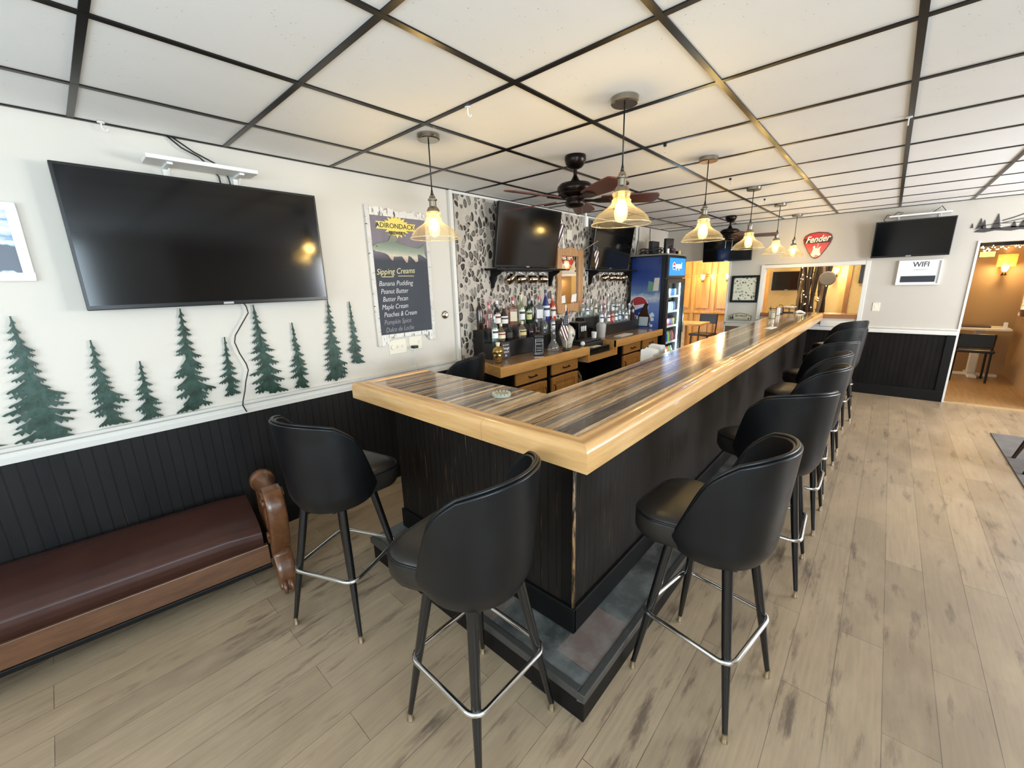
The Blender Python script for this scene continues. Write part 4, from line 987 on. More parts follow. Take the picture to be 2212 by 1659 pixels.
# black label whiskey bottle
jd = bottle('square', 3.10, 2.46, CT+0.003, 0.31, ('solid','#191210'), '#101010', None, 'square whiskey bottle with black label standing at the counter front', 'bottles on the left counter', sq=True, rs=1.22)
TJ = rot_frame((3.10, 2.46, CT), -0.75)
TJ0 = TJ; TJ = (lambda u, v, w: TJ0(u*1.22, v*1.08, w + 0.0085))
MB(TJ).box(-0.034, 0.02, 0.0405, 0.034, 0.155, 0.0425).build('paper_label', plain('black label', '#0c0c0c', 0.5), jd)
WHT = plain('print white', '#e8e6e0', 0.6)
fm = MB(TJ); fm.box(-0.031,0.024,0.0426,-0.029,0.15,0.0432).box(0.029,0.024,0.0426,0.031,0.15,0.0432).box(-0.031,0.024,0.0426,0.031,0.026,0.0432).box(-0.031,0.148,0.0426,0.031,0.150,0.0432)
fm.build('label_border', WHT, jd)
text("JACK DANIEL'S", 0.0105, TJ, 0, 0.128, 0.0428, WHT, jd, align='CENTER', sx=0.8)
text("Old No. 7", 0.014, TJ, 0, 0.100, 0.0428, WHT, jd, align='CENTER', sx=0.85)
text("Tennessee", 0.012, TJ, 0, 0.066, 0.0428, WHT, jd, align='CENTER', sx=0.85)
text("WHISKEY", 0.011, TJ, 0, 0.044, 0.0428, WHT, jd, align='CENTER', sx=0.85)
# skull decanters
def skull(cx, cy, z0, s, mat_, ang, label, name, cork=None, dark='#1b1714', deco=None):
    t = thing(name, label, 'decanter', (cx, cy, z0))
    T = rot_frame((cx, cy, z0), ang)   # w faces the viewer
    def f(u, v):
        a = 2*PI*u; p = PI*v
        z = math.cos(p); sp_ = math.sin(p)
        if z < 0: sp_ = max(sp_, 0.0)**0.5
        x = sp_*math.sin(a); y_ = sp_*math.cos(a)
        ww = y_*1.12
        hz = 0.62 + z*0.38
        wd = 0.86 if z > -0.1 else 0.86 - 0.28*min(1, (-0.1-z)/0.5)
        X = x*wd*0.40
        if z < -0.25:                                   # jaw
            q = min(1, (-0.25-z)/0.6); hz = 0.62 - 0.38*(-z) - 0.24*q; ww = ww*(1-0.10*q) + 0.06*q; X *= (1+0.10*q)
        if ww > 0:                                       # eye sockets, nose, cheeks
            for ex in (-0.155, 0.155):
                d = math.hypot(X-ex, hz-0.56); ww -= 0.22*math.exp(-(d/0.085)**2)
            d = math.hypot(X*1.4, hz-0.42); ww -= 0.12*math.exp(-(d/0.05)**2)
            for ex in (-0.22, 0.22):
                d = math.hypot(X-ex, hz-0.44); ww += 0.06*math.exp(-(d/0.07)**2)
        hz = max(hz, 0.0)
        return T(X*s, hz*s, ww*0.42*s)
    m = MB(); m.grid(f, 40, 32); sk = m.build('skull_body', mat_, t, smooth=True)
    tt = MB(T)
    for k in range(7):
        u = (-0.105+0.035*k)*s; tt.box(u-0.014*s, 0.20*s, 0.36*s, u+0.014*s, 0.27*s, 0.435*s)
    tt.build('teeth', mat_, sk, bevel=0.002)
    if cork:
        MB().lathe([(0,0.97*s),(0.10*s,0.97*s),(0.10*s,1.06*s),(0.13*s,1.07*s),(0.13*s,1.20*s),(0,1.20*s)], (cx,cy,z0), 20).build('stopper', cork, t, smooth=40)
    if deco:
        for ex in (-0.155, 0.155):
            MB(T).lathe([(0.0,0.30*s),(0.06*s,0.30*s),(0.06*s,0.34*s),(0.0,0.34*s)], (ex*s, 0.56*s, 0), 16).build('eye_ring', plain('teal ring', '#27403e', 0.4), sk)
    return t
GOLD = plain('gold skull glass', '#c9ab62', 0.15, 0.85, var=0.3, scale=25)
skull(2.575, 2.50, CT+0.003, 0.150, GOLD, -0.95, 'gold skull shaped decanter at the left end of the back counter', 'skull_decanter', plain('cork cream', '#e8dfc8', 0.6))
skull(3.60, 2.47, CT+0.003, 0.245, plain('white painted skull', '#d9d2c2', 0.3, var=0.3, scale=35), -0.70, 'large white painted skull with ringed eyes beside the small flag', 'sugar_skull', None, deco=True)
# glass shot decanter beside it
dc = thing('glass_decanter', 'clear glass decanter left of the white skull', 'decanter', (3.36, 2.47, CT+0.003))
MB().lathe([(0,0),(0.055,0),(0.062,0.01),(0.055,0.05),(0.03,0.09),(0.02,0.12),(0.026,0.15),(0.018,0.19),(0.018,0.20),(0,0.20)], (3.36,2.47,CT+0.003), 28).build('glass_body', BGLASS, dc, smooth=True)
MB().ball((3.36,2.47,CT+0.222), 0.02, 14, 8).build('stopper', BGLASS, dc, smooth=True)
# little table flag
STRP = NT('flag cloth'); s3 = STRP.sep(STRP.coord()); fr_ = STRP.math('FRACT', STRP.math('MULTIPLY', STRP.math('ADD', s3[0], STRP.math('MULTIPLY', s3[2], 0.4)), 32.0))
STRP.set(STRP.mix(STRP.ramp(fr_, [(0.0, 0.0), (0.5, 1.0)], 'CONSTANT'), '#e9e2dc', '#5a2a2c'), 0.8); FLAGM = STRP.m
NAVY = plain('flag canton navy', '#20243a', 0.8)
def star_field(m, T, u0, v0, u1, v1, w):
    for i in range(4):
        for j in range(5):
            cu = u0+(u1-u0)*(i+0.5)/4; cv = v0+(v1-v0)*(j+0.5)/5
            m.prism([(cu+0.004*(1 if k % 2 else 0.45)*math.cos(2*PI*k/10), cv+0.004*(1 if k % 2 else 0.45)*math.sin(2*PI*k/10)) for k in range(10)], w, w+0.0008)
tf = thing('table_flag', 'small stars and stripes flag on a black stand in front of the skull', 'flag', (3.46, 2.38, CT+0.003))
MB().lathe([(0,0),(0.045,0),(0.045,0.008),(0.01,0.016),(0,0.016)], (3.46,2.38,CT+0.003), 24).build('stand', BEZEL, tf, smooth=40)
MB().tube([(3.46,2.38,CT+0.01),(3.475,2.40,CT+0.46)], 0.003, 8).build('stick', BRASS, tf)
TF = rot_frame((3.46, 2.385, CT), -0.35)
m = MB(TF); m.prism([(0.012,0.43),(-0.045,0.30),(-0.075,0.19),(-0.02,0.11),(0.02,0.10),(0.025,0.20)], -0.002, 0.002); m.build('cloth', FLAGM, tf)
cm = MB(TF); cm.prism([(0.012,0.43),(-0.045,0.30),(-0.04,0.26),(0.025,0.25)], 0.0022, 0.004); cn = cm.build('canton', NAVY, tf)
m = MB(TF); star_field(m, TF, -0.03, 0.265, 0.018, 0.36, 0.0042); m.build('stars', WHT, cn)
# chalk sign on the counter
cs = thing('counter_sign', 'small black chalk sign reading Orange beside the gold skull', 'sign', (2.76, 2.585, CT+0.003))
TS = rot_frame((2.76, 2.585, CT+0.003), -0.06)
MB(TS).box(-0.055, 0, 0, 0.055, 0.15, 0.008).build('panel', plain('sign slate', '#3a3638', 0.7), cs, bevel=0.002)
text('ALL NATURAL', 0.015, TS, 0, 0.122, 0.009, CHALKW, cs, align='CENTER', sx=0.8)
text('Orange', 0.034, TS, 0, 0.085, 0.009, CHALKW, cs, align='CENTER', shear=0.2, sx=0.8, bold=0.0004)
text('PUNCH', 0.026, TS, 0, 0.052, 0.009, CHALKW, cs, align='CENTER', shear=0.2, sx=0.8, bold=0.0004)
text('$6', 0.028, TS, 0, 0.02, 0.009, CHALKW, cs, align='CENTER', shear=0.2)
# shot dispenser, mug, register, papers, jug
sd = thing('shot_dispenser', 'black box with three clear taps behind the cash register', 'dispenser', (4.11, 2.66, 0.782))
MB().box(4.06,2.62,0.782,4.25,2.80,1.13).build('box', BEZEL, sd, bevel=0.006)
for x in (4.09, 4.13, 4.17): MB().lathe([(0,1.03),(0.008,1.03),(0.010,1.075),(0.006,1.09),(0,1.091)], (x,2.60,0), 12).cyl((x,2.60,1.07),(x,2.622,1.07),0.003).build('tap', WHITEP, sd, smooth=40)
rg = thing('cash_register', 'black cash register drawer set into the lowered counter section', 'register', (4.08, 2.5, 0.782))
MB().box(3.83,2.345,0.782,4.30,2.60,0.875).build('drawer', BEZEL, rg, bevel=0.006)
MB().box(3.84,2.42,0.876,4.28,2.60,0.925).prism([(3.86,2.43),(4.25,2.43),(4.25,2.58),(3.86,2.58)],0.925,0.95).build('keyboard', plain('grey black plastic', '#1f1f21', 0.45), rg, bevel=0.01)
for k in range(3): MB().box(3.93+0.09*k,2.342,0.83,3.99+0.09*k,2.346,0.836).build('slot', STEEL, rg)
MB().box(3.95,2.36,0.8755,4.12,2.415,0.882).build('receipt_pad', plain('cream paper', '#e0d3b4', 0.8), label='cream paper pad lying on the cash register drawer', cat='paper')
MB().lathe([(0,0),(0.028,0),(0.032,0.07),(0.028,0.07),(0.025,0.006),(0,0.006)], (4.20,2.50,0.95), 20).build('white_cup', WHITEP, smooth=40, label='small white cup standing on the black cash register', cat='cup')
MB().ball((3.80,2.40,CT+0.028), 0.026, 16, 10).build('white_ball', WHITEP, smooth=True, label='white ball on the counter edge right of the skull', cat='ball')
MB().prism([(4.70,2.40),(5.05,2.42),(5.03,2.53),(4.68,2.50)], CT+0.0025, CT+0.008).build('paper_stack', plain('white paper', '#d9d6cc', 0.8), label='flat white papers lying on the right part of the back counter', cat='paper')
jg = MB().lathe([(0,0),(0.050,0),(0.062,0.15),(0.060,0.165),(0.040,0.185),(0.036,0.18),(0.056,0.155),(0.046,0.01),(0,0.01)], (4.50,2.58,CT+0.003), 28)
jg.build('frosted_jug', plain('frosted plastic', '#a8a5a1', 0.45), smooth=40, label='grey frosted plastic jug in front of the right bottles', cat='jug')

# shelves under the televisions with hanging mugs
def mug_shelf(x0, x1, lab, mlab, mugs):
    t = thing('mug_shelf', lab, 'shelf', ((x0+x1)/2, WY, 1.60), None)
    MB().box(x0, WY-0.19, 1.722, x1, WY-0.016, 1.74).build('shelf_board', BLACKP, t, bevel=0.002)
    for x in (x0+0.09, x1-0.09):
        MB(lambda u, v, w, x=x: (x+w, WY-0.016-u, v)).prism([(0,1.722),(0.15,1.722),(0.14,1.70),(0.06,1.66),(0.03,1.56),(0,1.55)], -0.012, 0.012).build('bracket', BLACKP, t, bevel=0.002)
    MB().box(x0+0.16, WY-0.12, 1.709, x1-0.16, WY-0.10, 1.722).build('hook_rail', BLACKP, t)
    for i, (mx, tl, ml) in enumerate(mugs):
        mg = thing('metal_mug', ml, 'mug', (mx, WY-0.11, 1.60), mlab)
        ca, sa = math.cos(tl), math.sin(tl)
        def T(u, v, w, mx=mx, ca=ca, sa=sa): return (mx + u*ca - v*sa, WY-0.11 + w*0.9 - u*0.35, 1.632 + u*sa + v*ca)
        MB(T).lathe([(0,-0.042),(0.030,-0.042),(0.040,-0.03),(0.042,0.0),(0.037,0.028),(0.039,0.042),(0.036,0.042),(0.034,0.028),(0.038,0.0),(0.034,-0.034),(0,-0.034)], (0,0,0), 20, axis='x').build('cup', plain('hammered copper steel', '#b8a58c', 0.18, 1.0, 0.3, 50), mg, smooth=45)
        MB(T).tube([(-0.024,0.036,0),(-0.026,0.058,0),(0.0,0.074,0),(0.024,0.058,0),(0.022,0.034,0)], 0.004, 8).build('handle', CHROME, mg, smooth=True)
mug_shelf(2.86, 3.98, 'black wall shelf under the television left of the mirror', 'metal mugs hanging under the left shelf',
  [(3.12, 0.75, 'metal mug hanging at a slant, leftmost under the left shelf'), (3.27, 0.1, 'small copper mug, second under the left shelf'), (3.46, 0.0, 'metal mug, third under the left shelf'), (3.64, -0.05, 'metal mug, rightmost under the left shelf')])
mug_shelf(4.66, 5.78, 'black wall shelf under the television right of the mirror', 'metal mugs hanging under the right shelf',
  [(4.98, 0.3, 'metal mug, leftmost under the right shelf'), (5.16, 0.1, 'metal mug, second under the right shelf'), (5.33, -0.1, 'metal mug, third under the right shelf'), (5.50, 0.2, 'metal mug, rightmost under the right shelf')])

# mirror with live edge wood frame
mr = thing('wall_mirror', 'tall mirror in a wavy live-edge wooden frame on the pebble wall', 'mirror', (4.28, WY, 1.23))
r = random.Random(9)
def wav(a, b, n, amp, vert):
    return [((a+(b-a)*i/n), amp*math.sin(i*1.1+a*7)+r.uniform(-0.004, 0.004)) for i in range(n+1)]
fo = [(4.02+q, z) for z, q in wav(1.235, 1.985, 12, 0.010, 1)][::-1] + [(x, 1.235+q) for x, q in wav(4.02, 4.565, 9, 0.014, 0)][1:] + [(4.565+q, z) for z, q in wav(1.235, 1.985, 12, 0.010, 1)][1:] + [(x, 1.985+q) for x, q in wav(4.02, 4.565, 9, 0.012, 0)][::-1][1:-1]
LW = woodm('live edge wood', '#c09365', '#946a42', 'z', 0.45)
fi = [(4.105,1.335),(4.105,1.895),(4.465,1.895),(4.465,1.335)]
m = MB(WL)
def strip(p): m.prism(p, 0.017, 0.045)
lft = [p for p in fo if p[0] < 4.06]; rgt = [p for p in fo if p[0] > 4.53]; bot = [p for p in fo if p[1] < 1.26]; tp = [p for p in fo if p[1] > 1.96]
lft.sort(key=lambda p: p[1]); rgt.sort(key=lambda p: p[1]); bot.sort(key=lambda p: p[0]); tp.sort(key=lambda p: p[0])
strip(lft + [(4.105,1.895),(4.105,1.335)]); strip(rgt[::-1] + [(4.465,1.335),(4.465,1.895)]); strip(bot + [(4.465,1.335),(4.105,1.335)]); strip(tp[::-1] + [(4.105,1.895),(4.465,1.895)])
m.build('frame', LW, mr, bevel=0.003)
MB(WL).box(4.10,1.33,0.018,4.47,1.90,0.024).build('mirror_glass', MIRROR, mr)
MB(WL).box(4.24,2.085,0.016,4.345,2.195,0.021).build('paper_notice', plain('cream card', '#d9d2bf', 0.7), label='small cream card fixed above the mirror', cat='card')
# two cards stuck in the mirror
MB(WL).prism([(4.12,1.345),(4.21,1.35),(4.20,1.44),(4.13,1.43)], 0.025, 0.027).build('paper_note', WHT, label='white note tucked at the lower left of the mirror', cat='note', group='notes on the mirror')
MB(WL).prism([(4.33,1.35),(4.44,1.355),(4.45,1.45),(4.35,1.44)], 0.025, 0.027).build('paper_note', WHT, label='white note tucked at the lower right of the mirror', cat='note', group='notes on the mirror')
# wall flags either side of the mirror
WFL = NT('wall flag stripes'); s3 = WFL.sep(WFL.coord()); fr_ = WFL.math('FRACT', WFL.math('MULTIPLY', WFL.math('ADD', WFL.math('MULTIPLY', s3[0], 0.85), WFL.math('MULTIPLY', s3[2], -0.5)), 20.0))
WFL.set(WFL.mix(WFL.ramp(fr_, [(0.0, 0.0), (0.5, 1.0)], 'CONSTANT'), '#e9e4e0', '#4b2c30'), 0.8); WFLAG = WFL.m
fl = thing('wall_flag', 'stars and stripes flag on a stick left above the mirror', 'flag', (4.05, WY, 1.98), 'flags beside the mirror')
m = MB(WL); m.prism([(4.06,2.25),(4.01,2.14),(3.985,2.03),(4.03,2.03),(4.09,2.12),(4.13,2.20)], 0.06, 0.065); m.build('cloth', WFLAG, fl)
MB(WL).tube([(4.14,1.975,0.046),(4.08,2.27,0.055)], 0.005, 8).build('stick', BRASS, fl)
fl = thing('wall_flag', 'stars and stripes flag on a stick hanging down right of the mirror', 'flag', (4.65, WY, 1.78), 'flags beside the mirror')
m = MB(WL); m.prism([(4.60,2.00),(4.66,2.03),(4.72,1.93),(4.70,1.80),(4.655,1.74),(4.63,1.86)], 0.17, 0.175); m.build('cloth', WFLAG, fl)
MB(WL).tube([(4.555,1.972,0.046),(4.70,2.08,0.17)], 0.005, 8).build('stick', BRASS, fl)
MB(WL).prism([(4.60,2.00),(4.66,2.03),(4.68,1.98),(4.615,1.94)], 0.1752, 0.177).build('canton', NAVY, fl)

# ------------------------------------------------------------------ drinks fridge
FX0, FX1, FY0, FY1, FZ = 5.80, 6.46, 2.34, 2.86, 1.925
fg = thing('drinks_fridge', 'tall blue glass-door drinks fridge with lit header and cola artwork on its side', 'fridge', ((FX0+FX1)/2, 2.6, 0))
MB().box(FX0, FY0, 0.05, FX0+0.03, FY1, FZ).box(FX1-0.03, FY0, 0.05, FX1, FY1, FZ).box(FX0, FY1-0.03, 0.05, FX1, FY1, FZ).box(FX0, FY0, FZ-0.04, FX1, FY1, FZ).box(FX0, FY0, 0.05, FX1, FY1, 0.25).box(FX0+0.03, FY0, 1.60, FX1-0.03, FY1-0.03, FZ-0.04).build('cabinet_body', plain('fridge body black', '#10131c', 0.35), fg, bevel=0.004)
MB().box(FX0-0.01, FY0-0.02, FZ, FX1+0.01, FY1, FZ+0.02).build('top_trim', plain('grey trim', '#8d8a84', 0.4), fg, bevel=0.003)
TSd = lambda u, v, w: (FX0 - w, FY1 - u, v)     # side facing the bar end, u from the wall forward
t = NT('blue side artwork'); s3 = t.sep(t.coord()); n = t.noise(t.coord((1, 3, 5)), 3, 5, 0.6)
sky = t.ramp(t.math('MULTIPLY', t.math('ADD', s3[2], t.math('MULTIPLY', n, 0.16)), 0.45), [(0.46, '#3f62b4'), (0.605, '#6f8cc4'), (0.64, '#c7cfd8'), (0.67, '#5e7fb0'), (0.73, '#2a4a94'), (0.88, '#1c3274')])
t.set(sky, 0.3, coat=0.3); SIDEM = t.m
art = MB(TSd).box(0.02, 0.30, 0.0005, FY1-FY0-0.06, FZ-0.02, 0.002).build('side_artwork', SIDEM, fg, plabel='blue cola artwork on the side')
def disc(cu, cv, r0, a0, a1, n=28): return [(cu + r0*math.cos(a0+(a1-a0)*i/n), cv + r0*1.0*math.sin(a0+(a1-a0)*i/n)) for i in range(n+1)]
WP = plain('logo white', '#dfe6f2', 0.4); RP = plain('logo red', '#b0343c', 0.4); BP = plain('logo blue', '#2c3f96', 0.4)
MB(TSd).prism(disc(0.15, 1.22, 0.150, 0, 2*PI), 0.0022, 0.003).build('logo_disc', WP, art)
MB(TSd).prism(disc(0.15, 1.22, 0.138, math.radians(20), math.radians(165)) + [(0.10,1.235),(0.17,1.245)], 0.003, 0.0036).build('logo_top', RP, art)
MB(TSd).prism(disc(0.15, 1.22, 0.138, math.radians(195), math.radians(350)) + [(0.20,1.205),(0.10,1.165)], 0.003, 0.0036).build('logo_bottom', BP, art)
ic = MB(TSd); r = random.Random(4)
for k in range(26):
    cu = r.uniform(0.03,0.40); cv = r.uniform(0.93,1.12); q = r.uniform(0.014,0.035); a = r.random()*3
    ic.prism([(cu+q*math.cos(a+PI/2*j), cv+q*math.sin(a+PI/2*j)) for j in range(4)], 0.0037, 0.0045+0.0002*(k % 4))
ic.build('ice_cubes', plain('ice blue white', '#dfeef4', 0.3), art)
gl_ = MB(TSd).prism([(0.15,0.93),(0.32,0.93),(0.33,1.08),(0.30,1.12),(0.29,1.20),(0.30,1.26),(0.25,1.27),(0.18,1.14),(0.15,1.08)], 0.0038, 0.006).build('bottle_art', plain('cola brown', '#3a1d10', 0.35), art)
MB(TSd).prism([(0.165,0.94),(0.30,0.94),(0.31,1.07),(0.17,1.07)], 0.0061, 0.0068).build('glass_art', plain('pale glass art', '#c8d8e0', 0.35), art)
pf_ = MB(TSd).prism([(0.27,1.44),(0.37,1.42),(0.355,1.56),(0.285,1.58)], 0.0022, 0.0032); pf_.build('paper_note', plain('green paper', '#6f9c8d', 0.7), label='green paper note stuck on the fridge side, behind the white one', cat='note', group='notes on the fridge')
MB(TSd).prism([(0.355,1.44),(0.435,1.44),(0.445,1.62),(0.37,1.62)], 0.0035, 0.0045).build('paper_note', plain('white paper', '#d9d6cc', 0.8), label='white paper note stuck on the fridge side', cat='note', group='notes on the fridge')
TFf = lambda u, v, w: (FX0 + u, FY0 - w, v)
hd = MB(TFf).box(0.0, 1.615, 0.001, 0.66, 1.915, 0.035).build('header_box', plain('fridge body black', '#10131c', 0.35), fg, bevel=0.004)
MB(TFf).box(0.04, 1.645, 0.0352, 0.62, 1.885, 0.042).build('lit_header', emitm('lit header blue', '#1c78d8', 1.6), hd, plabel='lit blue header')
text('pepsi', 0.125, TFf, 0.262, 1.745, 0.043, emitm('lit white', '#ffffff', 1.8), hd, bold=0.002, sx=0.85)
MB(TFf).prism(disc(0.19, 1.775, 0.052, 0, 2*PI), 0.0425, 0.0432).build('logo_disc', emitm('lit white', '#ffffff', 1.8), hd)
MB(TFf).prism(disc(0.19, 1.775, 0.045, math.radians(15), math.radians(170)), 0.0433, 0.044).build('logo_top', emitm('lit red', '#c03040', 1.2), hd)
MB(TFf).prism(disc(0.19, 1.775, 0.045, math.radians(195), math.radians(350)), 0.0433, 0.044).build('logo_bottom', emitm('lit navy', '#1a3fa8', 1.0), hd)
dm = MB(TFf); dm.box(0, 0.27, 0.001, 0.05, 1.60, 0.045).box(0.61, 0.27, 0.001, 0.66, 1.60, 0.045).box(0.05, 0.27, 0.001, 0.61, 0.33, 0.045).box(0.05, 1.54, 0.001, 0.61, 1.60, 0.045)
dd = dm.build('door', plain('grey black plastic', '#1f1f21', 0.45), fg, bevel=0.004)
MB(TFf).box(0.05, 0.33, 0.015, 0.61, 1.54, 0.022).build('door_glass', glassm('fridge door glass', (0.92, 0.98, 1.0, 1), 0.8, 0.02), dd)
MB(TFf).box(0.63, 0.8, 0.046, 0.645, 1.2, 0.065).build('handle', STEEL, dd, bevel=0.003)
MB().box(FX0+0.032, FY1-0.045, 0.26, FX1-0.032, FY1-0.032, 1.59).build('back_liner', plain('white liner', '#e6f2f4', 0.5), fg)
MB().box(FX0+0.036, FY0+0.010, 0.30, FX0+0.046, FY0+0.022, 1.57).build('light_tube', emitm('cold white tube', '#dff6ff', 30), fg)
MB().box(FX1-0.046, FY0+0.010, 0.30, FX1-0.036, FY0+0.022, 1.57).build('light_tube', emitm('cold white tube', '#dff6ff', 30), fg)
for zz_ in (0.55, 1.0, 1.45): point('fridge_tube_light', ((FX0+FX1)/2, FY0+0.035, zz_), 3.0, (0.80, 0.97, 1.0), 0.02)
shz = [0.42, 0.66, 0.90, 1.12, 1.34]
for z in shz:
    m = MB()
    for k in range(10): m.box(FX0+0.04, FY0+0.04+0.045*k, z-0.004, FX1-0.04, FY0+0.044+0.045*k, z)
    m.box(FX0+0.035, FY0+0.03, z-0.006, FX1-0.035, FY0+0.038, z+0.022)
    m.build('wire_shelf', WHITEP, fg)
r = random.Random(3)
cols = ['#3f7fb8', '#c9d4da', '#7a4a2a', '#8fae4a', '#b03a34', '#dfe4e8', '#2c4d8c']
cnt = 0
pr0 = {}
for z, hgt in zip(shz, (0.17, 0.17, 0.15, 0.15, 0.15)):
    for k in range(8):
        c_ = r.choice(cols); x = FX0+0.08+0.0715*k; y = FY0+0.085
        row = {0.42: 'lowest', 0.66: 'second', 0.90: 'third', 1.12: 'fourth', 1.34: 'top'}[z]
        nm = 'drink_can' if z in (0.90, 1.34) else 'drink_bottle'
        if nm == 'drink_can': pf2 = [(0,0),(0.026,0),(0.031,0.008),(0.031,0.105),(0.026,0.118),(0,0.118)]
        else: pf2 = [(0,0),(0.029,0),(0.031,0.006),(0.031,0.10),(0.022,0.13),(0.012,0.145),(0.012,hgt),(0,hgt)]
        key = (nm, c_, hgt)
        if key not in pr0:
            o = MB().lathe(pf2, (0,0,0), 14).build(nm, plain('drink '+c_, c_, 0.2), smooth=45, label='x', cat='can' if nm == 'drink_can' else 'bottle'); pr0[key] = o
        else: o = pr0[key].copy(); COL.objects.link(o)
        o.location = (x, y, z+0.0005)
        o['label'] = 'small colourful %s in the front row on the %s shelf of the blue fridge' % ('can' if nm == 'drink_can' else 'drink bottle', row)
        o['group'] = 'drinks on the %s shelf of the fridge' % row
# things on the fridge
TOPZ = FZ+0.021
r = random.Random(8)
pts = []
for k in range(60):
    a = k*0.55; pts.append((5.93+0.10*math.cos(a)+0.03*math.sin(k*0.31), 2.62+0.13*math.sin(a*0.93), TOPZ+0.012+0.045*(1+math.sin(k*0.7))*(0.5+0.5*k/60)))
MB().tube(pts, 0.006, 6).build('cable_tangle', CABLE, smooth=True, label='tangle of black cables lying on top of the fridge', cat='cables')
for lab, p in (('black cable hanging on the white strip, left of the fridge top', [(6.10,WY-0.035,2.36),(6.09,WY-0.04,2.2),(6.02,WY-0.05,2.06),(5.98,WY-0.06,1.955)]), ('black cable running up the wall behind the fridge', [(6.55,WY-0.01,2.38),(6.53,WY-0.02,2.25),(6.56,WY-0.03,2.1),(6.40,WY-0.10,1.96)])):
    MB().tube(p, 0.005, 8).build('cable', CABLE, smooth=True, label=lab, cat='cable', group='cables above the fridge')
MB().box(6.06, 2.66, TOPZ, 6.30, 2.72, TOPZ+0.20).build('dark_panel_box', plain('dark grey card', '#2b2b2d', 0.6), bevel=0.003, label='dark grey upright box standing on the fridge', cat='box')
MB().prism([(6.30,2.56),(6.44,2.50),(6.46,2.54),(6.32,2.60)], TOPZ, TOPZ+0.24).build('photo_frame', plain('near black card', '#141216', 0.5), label='dark leaning frame on the right of the fridge top', cat='frame')
fb = MB()
for k in range(14): fb.ball((6.22+r.uniform(-0.05,0.06), 2.43+r.uniform(-0.03,0.03), TOPZ+0.045+r.uniform(-0.01,0.07)), r.uniform(0.014,0.030), 10, 6)
fb.lathe([(0,0),(0.045,0),(0.055,0.03),(0,0.03)], (6.22,2.43,TOPZ), 16)
fb.build('flower_bunch', plain('dusky purple flowers', '#54414e', 0.7, var=0.5), smooth=True, label='bunch of dusky purple flowers on the front of the fridge top', cat='flowers')
MB().lathe([(0,0),(0.024,0),(0.024,0.07),(0.018,0.075),(0,0.075)], (6.03,2.42,TOPZ), 16).build('small_can', plain('silver can', '#c9c9c4', 0.3, 0.6), smooth=40, label='small silver can at the front left of the fridge top', cat='can')
MB().lathe([(0,0),(0.022,0),(0.022,0.05),(0,0.052)], (6.34,2.37,TOPZ), 16).build('candle', plain('yellow candle', '#d8c27a', 0.5), smooth=40, label='small yellow candle beside the purple flowers', cat='candle')
MB().box(6.38,2.38,TOPZ,6.45,2.46,TOPZ+0.055).build('small_black_box', BEZEL, bevel=0.006, label='small black box at the right front corner of the fridge top', cat='box')

# ------------------------------------------------------------------ things on and behind the bar
co_ = MB().lathe([(0,0),(0.045,0),(0.047,0.004),(0.046,0.010),(0.040,0.012),(0,0.012)], (1.387,1.334,1.0605), 28)
for k in range(14): co_.ball((1.387+0.040*math.cos(2*PI*k/14), 1.334+0.040*math.sin(2*PI*k/14), 1.0725), 0.0075, 8, 5)
co_.build('coaster', plain('grey green ceramic', '#a9a895', 0.5, var=0.3), smooth=50, label='round pale coaster lying on the short arm of the bar', cat='coaster')
MB().prism([(4.98,0.86),(5.20,0.84),(5.22,0.90),(5.00,0.93)], 1.0603, 1.064).build('folded_napkin', WHT, label='folded white napkin on the far part of the long bar top', cat='napkin')
def napkins(x, y, lab):
    t = thing('napkin_holder', lab, 'napkin holder', (x, y, 0.861), 'napkin holders behind the bar')
    MB().box(x-0.06,y-0.05,0.861,x+0.06,y+0.05,0.94).build('caddy', BEZEL, t, bevel=0.004)
    rr2 = random.Random(int(x*100))
    m = MB()
    for k in range(7):
        a = rr2.uniform(-0.1,0.1)
        m.add([(x-0.05+0.016*k,y-0.045,0.93),(x-0.05+0.016*k+a*0.1,y-0.055-0.01*a,1.055+0.02*rr2.random()),(x-0.045+0.016*k+a*0.1,y+0.05,1.06+0.02*rr2.random()),(x-0.05+0.016*k,y+0.045,0.93),
               (x-0.047+0.016*k,y-0.045,0.93),(x-0.044+0.016*k+a*0.1,y-0.055,1.055),(x-0.040+0.016*k+a*0.1,y+0.05,1.06),(x-0.046+0.016*k,y+0.045,0.93)], [(0,1,2,3),(7,6,5,4),(0,4,5,1),(1,5,6,2),(2,6,7,3)])
    m.build('napkins', plain('napkin white', '#eceae4', 0.9), t)
napkins(3.02, 1.31, 'black caddy stuffed with white napkins behind the bar, the nearer one')
napkins(3.28, 1.36, 'black caddy stuffed with white napkins behind the bar, the farther one')
gr = random.Random(6)
for k in range(4):
    MB().lathe([(0,0),(0.030,0),(0.036,0.10),(0.033,0.10),(0.027,0.006),(0,0.006)], (4.30+0.10*(k % 2), 1.25+0.09*(k//2), 0.861), 18).build('bar_glass', BGLASS, smooth=40, label='clear tumbler behind the bar in front of the fridge', cat='glass', group='tumblers behind the bar')
